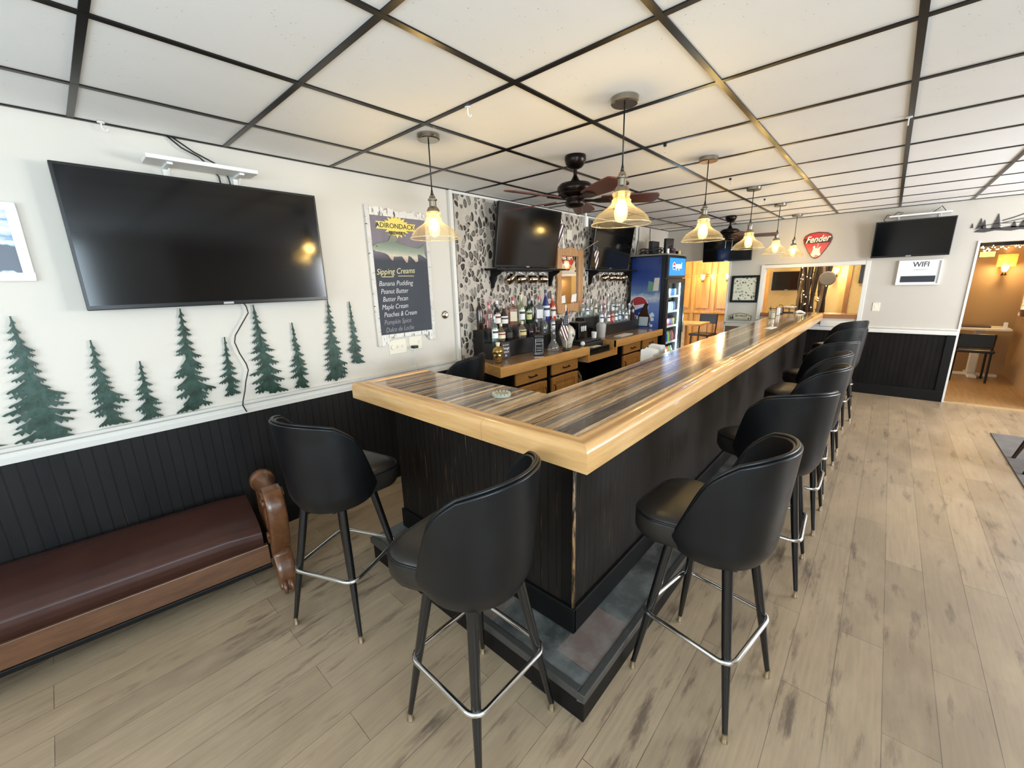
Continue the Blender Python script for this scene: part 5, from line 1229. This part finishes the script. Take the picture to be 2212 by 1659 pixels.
# far end of the bar
nd = thing('menu_holder', 'small dark menu holder at the far left end of the bar', 'menu holder', (7.12,1.36,1.0605))
MB().box(7.08,1.10,1.0605,7.10,1.165,1.155).box(7.06,1.095,1.0605,7.12,1.17,1.068).build('stand', plain('dark wood stand', '#2d1d16', 0.4), nd, bevel=0.002)
MB().box(7.076,1.108,1.075,7.0795,1.157,1.148).build('card', plain('pinkish menu card', '#b39a94', 0.6, var=0.5, scale=60), nd)
MB().box(6.86,1.10,1.0605,6.90,1.14,1.165).build('white_dispenser', WHITEP, bevel=0.006, label='upright white napkin dispenser at the far end of the bar', cat='dispenser')
jr = thing('candle_jar', 'clear glass jar candle in front of the white dispenser', 'jar', (6.30,1.09,1.0605))
MB().lathe([(0,0),(0.034,0),(0.037,0.005),(0.037,0.10),(0.033,0.10),(0.033,0.008),(0,0.008)], (6.30,1.09,1.0605), 20).build('jar', BGLASS, jr, smooth=40)
MB().lathe([(0,0.009),(0.031,0.009),(0.031,0.065),(0,0.067)], (6.30,1.09,1.0605), 16).build('wax', plain('cream wax', '#e2d6ae', 0.5), jr, smooth=40)
wr = thing('wire_rack', 'black wire rack holding white dishes on the serving window sill', 'rack', (7.36,1.10,1.061))
m = MB()
for y in (0.98, 1.06, 1.14, 1.22, 1.30): m.tube([(7.30,y,1.066),(7.30,y,1.125),(7.40,y+0.01,1.15),(7.42,y,1.066)], 0.004, 6)
for z in (1.067, 1.125): m.tube([(7.30,0.96,z),(7.30,1.32,z)], 0.005, 6)
m.tube([(7.42,0.96,1.067),(7.42,1.32,1.067)], 0.005, 6)
for y in (1.0, 1.15): m.tube([(7.40,y,1.15),(7.40,y+0.02,1.175),(7.40,y+0.05,1.175),(7.40,y+0.06,1.158)], 0.004, 6)
m.build('wires', BEZEL, wr, smooth=True)
MB().lathe([(0,1.131),(0.05,1.134),(0.085,1.151),(0.088,1.156),(0.05,1.141),(0,1.138)], (7.36,1.06,0), 24).build('white_dish', WHITEP, smooth=True, label='white dish resting in the black wire rack', cat='dish')
cl_ = MB().grid(lambda u, v: (7.305+0.08*u, 0.86+0.14*v, 1.064+0.035*math.sin(PI*u)*math.sin(PI*v)+0.008*math.sin(9*u+5*v)), 12, 12)
cl_.build('folded_cloth', WHT, smooth=True, label='white cloth lying on the serving window sill beside the rack', cat='cloth')
MB().box(7.288, W1[0]+0.002, 1.0055, 7.60, W1[1]-0.002, 1.0605).build('sill_board', woodm('brown sill wood', '#a0683a', '#754825', 'y', 0.25, coat=0.4), kind=None, label='glossy brown wooden sill board in the serving window', cat='sill')

# ------------------------------------------------------------------ far wall decorations
pk = thing('guitar_pick_sign', 'large red guitar pick sign on the far wall', 'sign', (WX, 0.83, 1.825))
def pickpoly(s, cu=-0.83, cv=2.005):
    # three-sided rounded shape
    P_ = [(-0.165,0.075),(-0.150,0.125),(-0.10,0.158),(0.0,0.172),(0.10,0.158),(0.150,0.125),(0.165,0.075),(0.150,0.02),(0.11,-0.06),(0.06,-0.14),(0.03,-0.172),(0.0,-0.182),(-0.03,-0.172),(-0.06,-0.14),(-0.11,-0.06),(-0.150,0.02)]
    return [(cu + a*s, cv + b*s) for a, b in P_]
MB(WF).prism(pickpoly(1.0), 0.0, 0.012).build('backing', plain('dark red edge', '#4a0c0c', 0.35), pk, bevel=0.004)
rd = MB(WF).prism(pickpoly(0.94), 0.0121, 0.016).build('face', plain('pick red', '#c22b30', 0.2, var=0.15, scale=8, coat=0.6), pk)
MB(WF).prism([(-0.83-0.15,2.095),(-0.83+0.152,2.095),(-0.83+0.143,2.03),(-0.83-0.142,2.03)], 0.0162, 0.0175).build('dark_band', plain('maroon band', '#2d0808', 0.3), rd)
CRM = plain('cream lettering', '#efe6cf', 0.4)
text('Fender', 0.118, WF, -0.83-0.135, 2.036, 0.018, CRM, rd, shear=0.42, bold=0.0025, sx=0.80, rot=0.07)
gq = [(-0.03,2.0),(-0.055,1.985),(-0.05,1.955),(-0.058,1.915),(-0.07,1.88),(-0.045,1.868),(0.0,1.872),(0.04,1.858),(0.062,1.87),(0.045,1.91),(0.04,1.95),(0.055,1.985),(0.035,1.975),(0.02,1.96),(0.0,1.96),(-0.02,1.962)]
MB(WF).prism([(-0.825+a*0.85, b) for a, b in gq], 0.0165, 0.0185).build('guitar_body', CRM, rd)
MB(WF).prism([(-0.835,1.96),(-0.81,1.96),(-0.80,2.09),(-0.815,2.09)], 0.0165, 0.0172).build('guitar_neck', plain('dull pink', '#c77f78', 0.4), rd)
pa = thing('framed_print', 'black framed print of small dark sketches on the far wall', 'picture', (WX, 1.675, 1.21))
m = MB(WF); a0, a1, b0, b1 = -1.87, -1.485, 1.212, 1.622; q = 0.035
m.box(a0,b0,0,a1,b0+q,0.022).box(a0,b1-q,0,a1,b1,0.022).box(a0,b0+q,0,a0+q,b1-q,0.022).box(a1-q,b0+q,0,a1,b1-q,0.022); m.build('frame', BLACKP, pa, bevel=0.003)
t = NT('sketch print'); vo = t.n('ShaderNodeTexVoronoi'); vo.inputs['Scale'].default_value = 24; t.l(t.coord(), vo.inputs['Vector']); n = t.noise(t.coord(), 60, 4, 0.7)
t.set(t.mix(t.math('MULTIPLY', t.ramp(vo.outputs['Distance'], [(0.28, 1.0), (0.42, 0.0)]), t.ramp(n, [(0.42, 0.0), (0.52, 1.0)])), '#cfcdb8', '#2c2b28'), 0.5); 
MB(WF).box(a0+q,b0+q,0.004,a1-q,b1-q,0.008).build('print', t.m, pa)
ls = thing('arched_sign', 'small arched cream wooden sign with pine trees above the far chair rail', 'sign', (WX, 1.70, 0.945))
ap = [(-1.865+0.325*i/16, 1.005+0.045*math.sin(PI*i/16)) for i in range(17)]
MB(WF).prism([(-1.54,0.935)] [::-1] + [(-1.54,0.935)][:0] + ap[::-1] + [(-1.865,0.935)], 0.0, 0.012).build('board', plain('sign olive edge', '#6f6b52', 0.6), ls, bevel=0.002)
ap2 = [(-1.855+0.305*i/16, 1.0+0.038*math.sin(PI*i/16)) for i in range(17)]
fc = MB(WF).prism([(-1.55,0.942)] + ap2[::-1] + [(-1.855,0.942)], 0.0121, 0.0135).build('face', plain('sign cream', '#c5bfa4', 0.6), ls)
text('ED FALLS', 0.040, WF, -1.685, 0.992, 0.0137, DKG, fc, align='CENTER', bold=0.0012)
def tri(m, u, v, s):
    m.prism([(u, v+s), (u+s*0.22, v+s*0.6), (u+s*0.12, v+s*0.6), (u+s*0.30, v+s*0.25), (u+s*0.15, v+s*0.25), (u+s*0.34, v), (u-s*0.34, v), (u-s*0.15, v+s*0.25), (u-s*0.30, v+s*0.25), (u-s*0.12, v+s*0.6), (u-s*0.22, v+s*0.6)], 0.0137, 0.0145)
m = MB(WF); tri(m, -1.835, 0.948, 0.055); tri(m, -1.805, 0.948, 0.07); tri(m, -1.575, 0.948, 0.035); m.box(-1.77, 0.955, 0.0137, -1.60, 0.958, 0.0142); m.build('tree_print', DKG, fc)
wi = thing('wifi_sign', 'white framed WIFI sign under the far right television', 'sign', (WX, 0.24, 1.44))
m = MB(WF); a0, a1, b0, b1 = 0.05, 0.44, 1.447, 1.745; q = 0.014
m.box(a0,b0,0,a1,b0+q,0.03).box(a0,b1-q,0,a1,b1,0.03).box(a0,b0+q,0,a0+q,b1-q,0.03).box(a1-q,b0+q,0,a1,b1-q,0.03); m.build('frame', WHITEP, wi, bevel=0.002)
pn = MB(WF).box(a0+q,b0+q,0.010,a1-q,b1-q,0.016).build('panel', plain('sign white', '#e4e7ea', 0.5), wi)
text('WIFI', 0.085, WF, 0.255, 1.665, 0.0165, plain('sign ink', '#23272a', 0.6), pn, align='CENTER', bold=0.0008, sx=0.86)
text('password', 0.030, WF, 0.255, 1.622, 0.0165, plain('sign grey ink', '#a9adb0', 0.6), pn, align='CENTER', shear=0.35)
MB(WF).box(0.09,1.48,0.0165,0.40,1.555,0.019).build('dark_strip', plain('slate strip', '#22262e', 0.5), pn)
sp = thing('light_switch', 'white wall switch below the WIFI sign', 'switch', (WX, 0.09, 1.11))
MB(WF).box(-0.13,1.115,0,-0.055,1.225,0.006).build('plate', IVORY, sp, bevel=0.002)
MB(WF).box(-0.105,1.155,0.006,-0.08,1.185,0.010).build('toggle', WHITEP, sp, bevel=0.001)
s2 = thing('wall_shelf', 'narrow white wall shelf above the far right television', 'shelf', (WX, -0.15, 2.26))
MB().box(7.12,-0.42,2.262,7.295,0.12,2.280).build('shelf_board', WHITEP, s2, bevel=0.002)
for y in (-0.33, 0.03): MB().box(7.292,y-0.01,2.19,7.299,y+0.01,2.26).tube([(7.294,y,2.20),(7.24,y,2.225),(7.17,y,2.258)],0.005,6).build('bracket', WHITEP, s2)
for i, (lab, p) in enumerate((('looped black cable on the left end of the far wall shelf', [(7.28,0.12,2.19),(7.27,0.17,2.25),(7.27,0.14,2.31),(7.27,0.09,2.29),(7.27,0.05,2.33),(7.27,0.0,2.32),(7.27,0.04,2.285)]), ('looped black cable on the right end of the far wall shelf', [(7.27,-0.25,2.283),(7.27,-0.31,2.33),(7.27,-0.33,2.355),(7.27,-0.37,2.30),(7.27,-0.36,2.283)]))):
    MB().tube(p, 0.004, 6).build('cable', CABLE, smooth=True, label=lab, cat='cable', group='cables on the far wall shelf')
# mountain and pine wall art over the doorway
m = MB(WF); r = random.Random(11)
def pinew(u, v, h_, w_):
    n = 6; L_ = []; R2 = []
    for i in range(n):
        q = (i+1)/n; z = v+h_*(1-q)
        R2 += [(u+w_*q, z), (u+w_*q*0.55, z+0.004)]; L_ += [(u-w_*q, z), (u-w_*q*0.55, z+0.004)]
    m.prism([(u, v+h_)] + R2 + L_[::-1], 0.002, 0.006)
for u, v, h_, w_ in ((0.615,2.075,0.055,0.014),(0.675,2.06,0.12,0.035),(0.705,2.06,0.10,0.028),(0.80,2.05,0.165,0.045),(0.93,2.05,0.07,0.03),(0.99,2.05,0.08,0.03),(1.07,2.05,0.06,0.03),(1.25,2.05,0.12,0.04)): pinew(u, v, h_, w_)
m.prism([(0.64,2.03),(0.72,2.02),(0.80,2.035),(0.92,2.02),(0.98,2.03),(1.10,2.02),(1.35,2.03),(1.35,2.06),(1.18,2.065),(1.05,2.06),(0.90,2.07),(0.84,2.06),(0.72,2.065),(0.66,2.055)], 0.002, 0.006)
def ridge(ps, th):
    for (a, b), (c_, d_) in zip(ps[:-1], ps[1:]): m.prism([(a, b), (c_, d_), (c_, d_+th), (a, b+th)], 0.002, 0.006)
ridge([(0.84,2.13),(0.92,2.155),(1.0,2.19),(1.05,2.195),(1.12,2.16),(1.2,2.20),(1.35,2.13)], 0.010); ridge([(0.84,2.105),(0.95,2.13),(1.02,2.145),(1.1,2.13),(1.2,2.15),(1.35,2.10)], 0.007); ridge([(0.66,2.085),(0.80,2.105),(0.95,2.10),(1.1,2.11)], 0.006)
m.build('mountain_wall_art', plain('charcoal metal art', '#3c3936', 0.6), label='charcoal mountain and pine tree cutout above the right doorway', cat='wall decoration')
# rug and chair leg at the right edge
MB().box(3.3,-2.4,0.0005,6.09,-0.965,0.008).build('area_rug', plain('grey patterned rug', '#6d6763', 0.9, var=0.5, scale=9), label='grey rug on the floor at the right edge', cat='rug')
dc_ = thing('dining_chair', 'dark wooden chair on the grey rug, only one slanted leg in view', 'chair', (5.33,-1.25,0.0085))
DKW = woodm('dark chair wood', '#3b2419', '#22140e', 'z', 0.35)
for a, b in (((5.335,-1.01),(5.36,-1.13)),((5.335,-1.46),(5.36,-1.37)),((4.93,-1.01),(4.98,-1.13)),((4.93,-1.46),(4.98,-1.37))):
    MB().tube([(a[0],a[1],0.0085),(b[0],b[1],0.44)], [0.013,0.022], 10).build('leg', DKW, dc_, smooth=60)
MB().box(4.93,-1.47,0.44,5.39,-1.03,0.48).build('seat', DKW, dc_, bevel=0.012)
for y in (-1.42,-1.08): MB().tube([(5.0,y,0.47),(4.93,y,0.95)], 0.016, 10).build('back_post', DKW, dc_, smooth=60)
MB().box(4.91,-1.44,0.80,4.95,-1.06,0.95).build('backrest', DKW, dc_, bevel=0.01)

# ------------------------------------------------------------------ rooms beyond the far wall
WARMW = m_paint('yellow plaster', '#d2b377'); BRNW = m_paint('tan plaster', '#a3825c')
MB().box(7.42,-1.62,-0.08,12.2,4.3,0).build('floor', woodm('brown floor boards beyond', '#a07c50', '#7b5c3a', 'x', 0.4), kind='structure')
MB().box(7.42,-1.62,CZ,12.2,4.3,CZ+0.06).build('ceiling', TILE, kind='structure')
MB().box(7.42,4.2,0,12.2,4.3,CZ).build('wall_left', WARMW, kind='structure')
MB().box(7.42,-1.62,0,12.2,-1.52,CZ).build('wall_right', BRNW, kind='structure')
MB().box(9.9,-1.52,0,10.0,-0.42,CZ).build('wall_far', BRNW, kind='structure')
# cream wall with diagonal boards behind the serving window
t = NT('diagonal cream boards'); s3 = t.sep(t.coord()); d_ = t.math('ADD', s3[1], s3[2]); fr_ = t.math('FRACT', t.math('MULTIPLY', d_, 8.0))
gr_ = t.ramp(fr_, [(0.0, 1.0), (0.04, 0.0)]); t.set(t.mix(t.math('MULTIPLY', gr_, 0.5), '#d8bb7e', '#8c7040'), 0.6); DIAG = t.m
MB().box(9.3,-0.42,0,9.4,1.72,CZ).build('wall_far', DIAG, kind='structure')
MB().box(9.22,0.50,0,9.3,0.56,CZ).build('trim_12', woodm('brown upright', '#9c6c38', '#7a4f28', 'z', 0.4), kind='structure')
MB().box(7.6,1.50,0,7.68,1.60,CZ).box(7.44,1.44,0,7.50,1.52,CZ).build('trim_13', woodm('golden post wood', '#c98a4c', '#8e5628', 'z', 0.35), kind='structure')
# honey panelled wall seen through the left opening
PANW = woodm('honey room panelling', '#c99a55', '#a06f35', 'z', 0.3, coat=0.3)
pw = MB(lambda u, v, w: (9.60 - w + (u-2.0)*0.10, u, v))
pw.box(1.72,0,-0.1,4.2,CZ,0)
for k in range(5):
    a = 1.95+0.44*k
    pw.box(a-0.05,0,0,a+0.03,CZ,0.03)
    pw.box(a+0.07,0.95,0,a+0.35,1.62,0.02); pw.box(a+0.07,1.68,0,a+0.35,2.05,0.02); pw.box(a+0.07,0.15,0,a+0.35,0.82,0.02)
pw.box(1.72,0.84,0,4.2,0.90,0.035); pw.box(1.72,1.64,0,4.2,1.67,0.03)
pw.build('wall_far', PANW, kind='structure', bevel=0.006)
# sconces
def sconce(x, y, z, lab, pw_=6, tall=False):
    t = thing('wall_sconce', lab, 'sconce', (x, y, z-0.1), 'glowing sconces in the room beyond')
    MB().lathe([(0,z-0.10),(0.03,z-0.10),(0.03,z-0.09),(0.012,z-0.05),(0,z-0.05)], (x-0.09,y,0), 14).cyl((x,y,z-0.08),(x-0.09,y,z-0.08),0.008).build('arm', HAND, t, smooth=50)
    MB().lathe([(0.02,z-0.05),(0.035,z-0.02),(0.05,z+0.06),(0.048,z+0.06),(0.033,z-0.02),(0.018,z-0.05)], (x-0.09,y,0), 18).build('lamp_shade', glassm('frosted warm shade', (1.0,0.85,0.6,1), 0.5, 0.0, 0.2, 0.6, (1,0.85,0.55,1)), t, smooth=True)
    if tall: MB().lathe([(0.10,z+0.03),(0.10,z+0.21),(0.097,z+0.21),(0.097,z+0.03)], (x-0.11,y,0), 4, close=True).build('tall_shade', glassm('lit parchment shade', (1.0,0.85,0.5,1), 0.3, 0.0, 0.3, 0.9, (1,0.82,0.42,1)), t)
    MB().ball((x-0.09,y,z), 0.022, 12, 8).build('bulb', emitm('sconce bulb', '#ffd27a', 60), t, smooth=True)
    point('sconce_light', (x-0.16, y, z+0.02), pw_, (1.0, 0.78, 0.42), 0.04)
sconce(9.62,3.02,1.62,'glowing sconce on the honey panelling, nearest the fridge',18)
sconce(9.58,2.52,1.62,'glowing sconce in the middle of the honey panelling',18)
sconce(9.56,2.25,1.62,'glowing sconce on the honey panelling beside the framed print wall',18)
sconce(9.3,0.72,1.66,'glowing sconce with a yellow shade seen through the serving window',16)
sconce(9.9,-1.27,1.62,'glowing sconce seen through the right doorway',9,True)
point('room_fill', (8.5, 3.0, 2.2), 14, (1.0, 0.80, 0.52), 0.1)  # added warm fill lights for the rooms beyond, no fixture at these spots
point('room_fill', (8.3, 0.7, 2.25), 24, (1.0, 0.84, 0.60), 0.1)
point('room_fill', (8.5, -1.0, 2.2), 9, (1.0, 0.82, 0.58), 0.1)
# string lights
EML = emitm('fairy light', '#ffdf9a', 25)
def garland(pts, n, lab, r_=0.007):
    t = thing('string_lights', lab, 'string lights', pts[0], None)
    P_ = []
    for i in range(n):
        q = i/(n-1)*(len(pts)-1); k = min(int(q), len(pts)-2); f = q-k
        a, b = Vector(pts[k]), Vector(pts[k+1]); p = a.lerp(b, f); p.z += 0.02*math.sin(i*1.3) - 0.03*math.sin(PI*f); P_.append(p)
    MB().tube(P_, 0.003, 5).build('wire', CABLE, t)
    for p in P_: MB().ball((p.x, p.y, p.z-0.012), r_, 6, 4).build('bulb', EML, t)
garland([(9.705,3.5,2.06),(9.655,3.0,2.04),(9.605,2.5,2.05),(9.555,2.0,2.06)], 34, 'string of warm fairy lights along the top of the honey panelling')
garland([(7.425,-0.74,1.87),(8.25,-0.92,1.90),(9.0,-1.2,1.95),(9.895,-1.42,1.99)], 34, 'string of warm fairy lights at the top of the right doorway')
# tree column with fairy lights
tc_ = thing('decor_tree', 'bundle of dark twisted branches with fairy lights behind the serving window', 'decor tree', (8.8,0.97,0))
r = random.Random(21)
for k in range(13):
    a = 2*PI*k/13; b0 = (8.8+0.08*math.cos(a), 0.97+0.09*math.sin(a)); p = []
    for j in range(9):
        q = j/8; s_ = 1+0.55*abs(q-0.4)
        p.append((b0[0]+(b0[0]-8.8)*0.8*s_+0.02*math.sin(j*1.7+k), b0[1]+(b0[1]-0.97)*0.9*s_+0.025*math.cos(j*1.3+k*2), q*2.36))
    MB().tube(p, [0.034-0.014*j/8 for j in range(9)], 8).build('branch', plain('dark bark' if k % 4 else 'pale bark', '#33251a' if k % 4 else '#8a7358', 0.8, var=0.5, scale=30), tc_, smooth=True)
m = MB()
for k in range(40):
    a = r.random()*2*PI; z = r.uniform(0.95, 2.2); q = r.uniform(0.10, 0.17)
    p0_ = Vector((8.8+q*math.cos(a), 0.97+q*math.sin(a), z)); p1_ = p0_+Vector((r.uniform(-0.10,0.10), r.uniform(-0.12,0.12), r.uniform(-0.02,0.12)))
    m.tube([p0_, p1_], [0.006, 0.002], 5)
m.build('twigs', plain('dark bark', '#33251a', 0.8), tc_)
for k in range(30):
    a = PI + r.uniform(-1.5,1.5); z = r.uniform(1.0, 1.9); q = 0.17
    MB().ball((8.8+q*math.cos(a), 0.97+q*math.sin(a)*1.1, z), 0.006, 6, 4).build('fairy_bulb', EML, tc_)
MB().lathe([(0,-0.02),(0.10,-0.018),(0.115,0.0),(0.10,0.018),(0,0.02)], (8.55,0.77,1.54), 28, axis='x').build('round_ornament', plain('grey disc', '#6f695f', 0.6), smooth=40, label='round grey disc hanging beside the branch bundle', cat='ornament')
tv('television in the room beyond, seen through the serving window left of the branches', lambda u, v, w: (9.22-w, 1.66-u, 1.34+v), 0.48, 0.34, 0.03, 0.0)
MB().box(9.22,0.28,1.45,9.295,0.40,1.80).build('wall_speaker', BEZEL, bevel=0.004, label='tall narrow black speaker at the right side of the serving window', cat='speaker')
# tables and chairs beyond
def table(x0, y0, x1, y1, top, lab, m_, grp=None):
    t = thing('dining_table', lab, 'table', ((x0+x1)/2, (y0+y1)/2, 0), grp)
    MB().box(x0, y0, top-0.035, x1, y1, top).build('table_top', m_, t, bevel=0.006)
    MB().box((x0+x1)/2-0.05,(y0+y1)/2-0.05,0.04,(x0+x1)/2+0.05,(y0+y1)/2+0.05,top-0.035).build('pedestal', m_, t, bevel=0.01)
    MB().box((x0+x1)/2-0.28,(y0+y1)/2-0.05,0,(x0+x1)/2+0.28,(y0+y1)/2+0.05,0.04).box((x0+x1)/2-0.05,(y0+y1)/2-0.28,0,(x0+x1)/2+0.05,(y0+y1)/2+0.28,0.0401).build('foot', m_, t, bevel=0.01)
table(8.1,2.55,8.7,3.35,0.76,'pale wooden table in the honey panelled room', woodm('pale table wood','#d2a96c','#b28848','y',0.3))
table(9.25,-1.42,9.75,-0.85,0.76,'table with a pale top seen through the right doorway', plain('pale laminate','#d9cfbf',0.3))
def chair(x, y, rz, lab, grp, top=0.86):
    t = thing('dining_chair', lab, 'chair', (x, y, 0), grp); ca, sa = math.cos(rz), math.sin(rz)
    T = lambda u, v, w: (x+u*ca-v*sa, y+u*sa+v*ca, w)
    for u in (-0.18, 0.18):
        MB(T).tube([(u,0.18,0),(u*0.95,0.17,0.44)], 0.014, 8).build('leg', BEZEL, t, smooth=60)
        MB(T).tube([(u,-0.20,0),(u*0.97,-0.18,0.45),(u*0.97,-0.23,top)], 0.014, 8).build('leg', BEZEL, t, smooth=60)
    MB(T).box(-0.21,-0.20,0.43,0.21,0.21,0.475).build('seat', BEZEL, t, bevel=0.015)
    MB(T).box(-0.18,-0.235,top-0.2,0.18,-0.205,top).build('backrest', BEZEL, t, bevel=0.01)
chair(8.30,2.28,0.0,'black chair at the near side of the pale table','black chairs in the panelled room')
chair(8.90,2.15,0.3,'black chair farther right beyond the pale table','black chairs in the panelled room')
chair(9.12,2.80,1.45,'black chair behind the pale table by the panelling','black chairs in the panelled room')
chair(9.10,-1.05,-PI/2,'dark low-backed chair tucked under the table in the right doorway','chairs beyond the right doorway', 0.71)
MB().box(9.35,-1.22,0.7605,9.60,-0.92,0.785).build('serving_tray', plain('dark tray', '#4a3626', 0.5), bevel=0.004, label='dark low tray on the table beyond the right doorway', cat='tray')
MB().box(9.30,-1.37,0.7605,9.34,-1.33,0.85).build('napkin_box', WHITEP, bevel=0.004, label='white upright box at the right end of the table beyond the doorway', cat='box')
MB().box(8.30,-1.5,1.905,8.42,-0.52,2.12).box(8.32,-0.60,2.12,8.40,-0.56,CZ).box(8.32,-1.48,2.12,8.40,-1.44,CZ).build('ceiling_beam', plain('dark navy beam', '#1c1f2a', 0.5), label='dark beam hung below the ceiling just inside the right doorway', cat='beam')
lsn = thing('lit_sign', 'small glowing yellow sign near the ceiling inside the right doorway', 'sign', (8.6,-0.95,1.78))
MB().box(8.60,-1.00,1.77,8.64,-0.85,1.85).cyl((8.62,-0.92,1.85),(8.62,-0.92,CZ),0.004).build('case', BEZEL, lsn)
MB().box(8.594,-0.995,1.775,8.60,-0.855,1.845).build('face', emitm('yellow lit sign', '#ffd86a', 1.8), lsn)
# lit shade and window with a plant on the right wall beyond the doorway
ws = thing('lit_window', 'bright warm window on the side wall beyond the right doorway', 'window', (9.2,-1.51,0.95))
MB().box(8.60,-1.518,0.98,9.55,-1.505,2.02).build('shade', emitm('lit window shade', '#f6d68c', 1.4), ws)
m = MB(); m.box(8.55,-1.518,0.94,8.60,-1.49,2.06).box(9.55,-1.518,0.94,9.60,-1.49,2.06).box(8.55,-1.518,0.94,9.60,-1.48,0.98).box(8.55,-1.518,2.02,9.60,-1.49,2.06).box(9.06,-1.518,0.98,9.09,-1.495,2.02); m.build('frame', WHITEP, ws)
pl = thing('potted_plant', 'leafy green plant in a brown pot at the window beyond the doorway', 'plant', (8.75,-1.43,0.98))
MB().lathe([(0,0),(0.05,0),(0.065,0.09),(0.058,0.09),(0.045,0.01),(0,0.01)], (8.75,-1.42,0.98), 18).build('pot', plain('brown pot', '#6a4022', 0.5), pl, smooth=40)
m = MB(); r = random.Random(31)
for k in range(44):
    a = r.random()*2*PI; l_ = r.uniform(0.06,0.13); h_ = r.uniform(0.02,0.16); c0 = Vector((8.75,-1.42,1.06)); d = Vector((math.cos(a), math.sin(a)*0.55, 0))
    p0_ = c0 + Vector((0,0,h_*0.4)); p2 = c0 + d*l_ + Vector((0,0,h_)); p1_ = p0_.lerp(p2, 0.5) + Vector((0,0,0.03)); sd_ = Vector((-d.y, d.x, 0.2))*0.02
    m.add([p0_, p1_+sd_, p2, p1_-sd_], [(0,1,2,3)])
m.build('leaves', plain('leaf green', '#4f7a35', 0.5, var=0.3), pl)
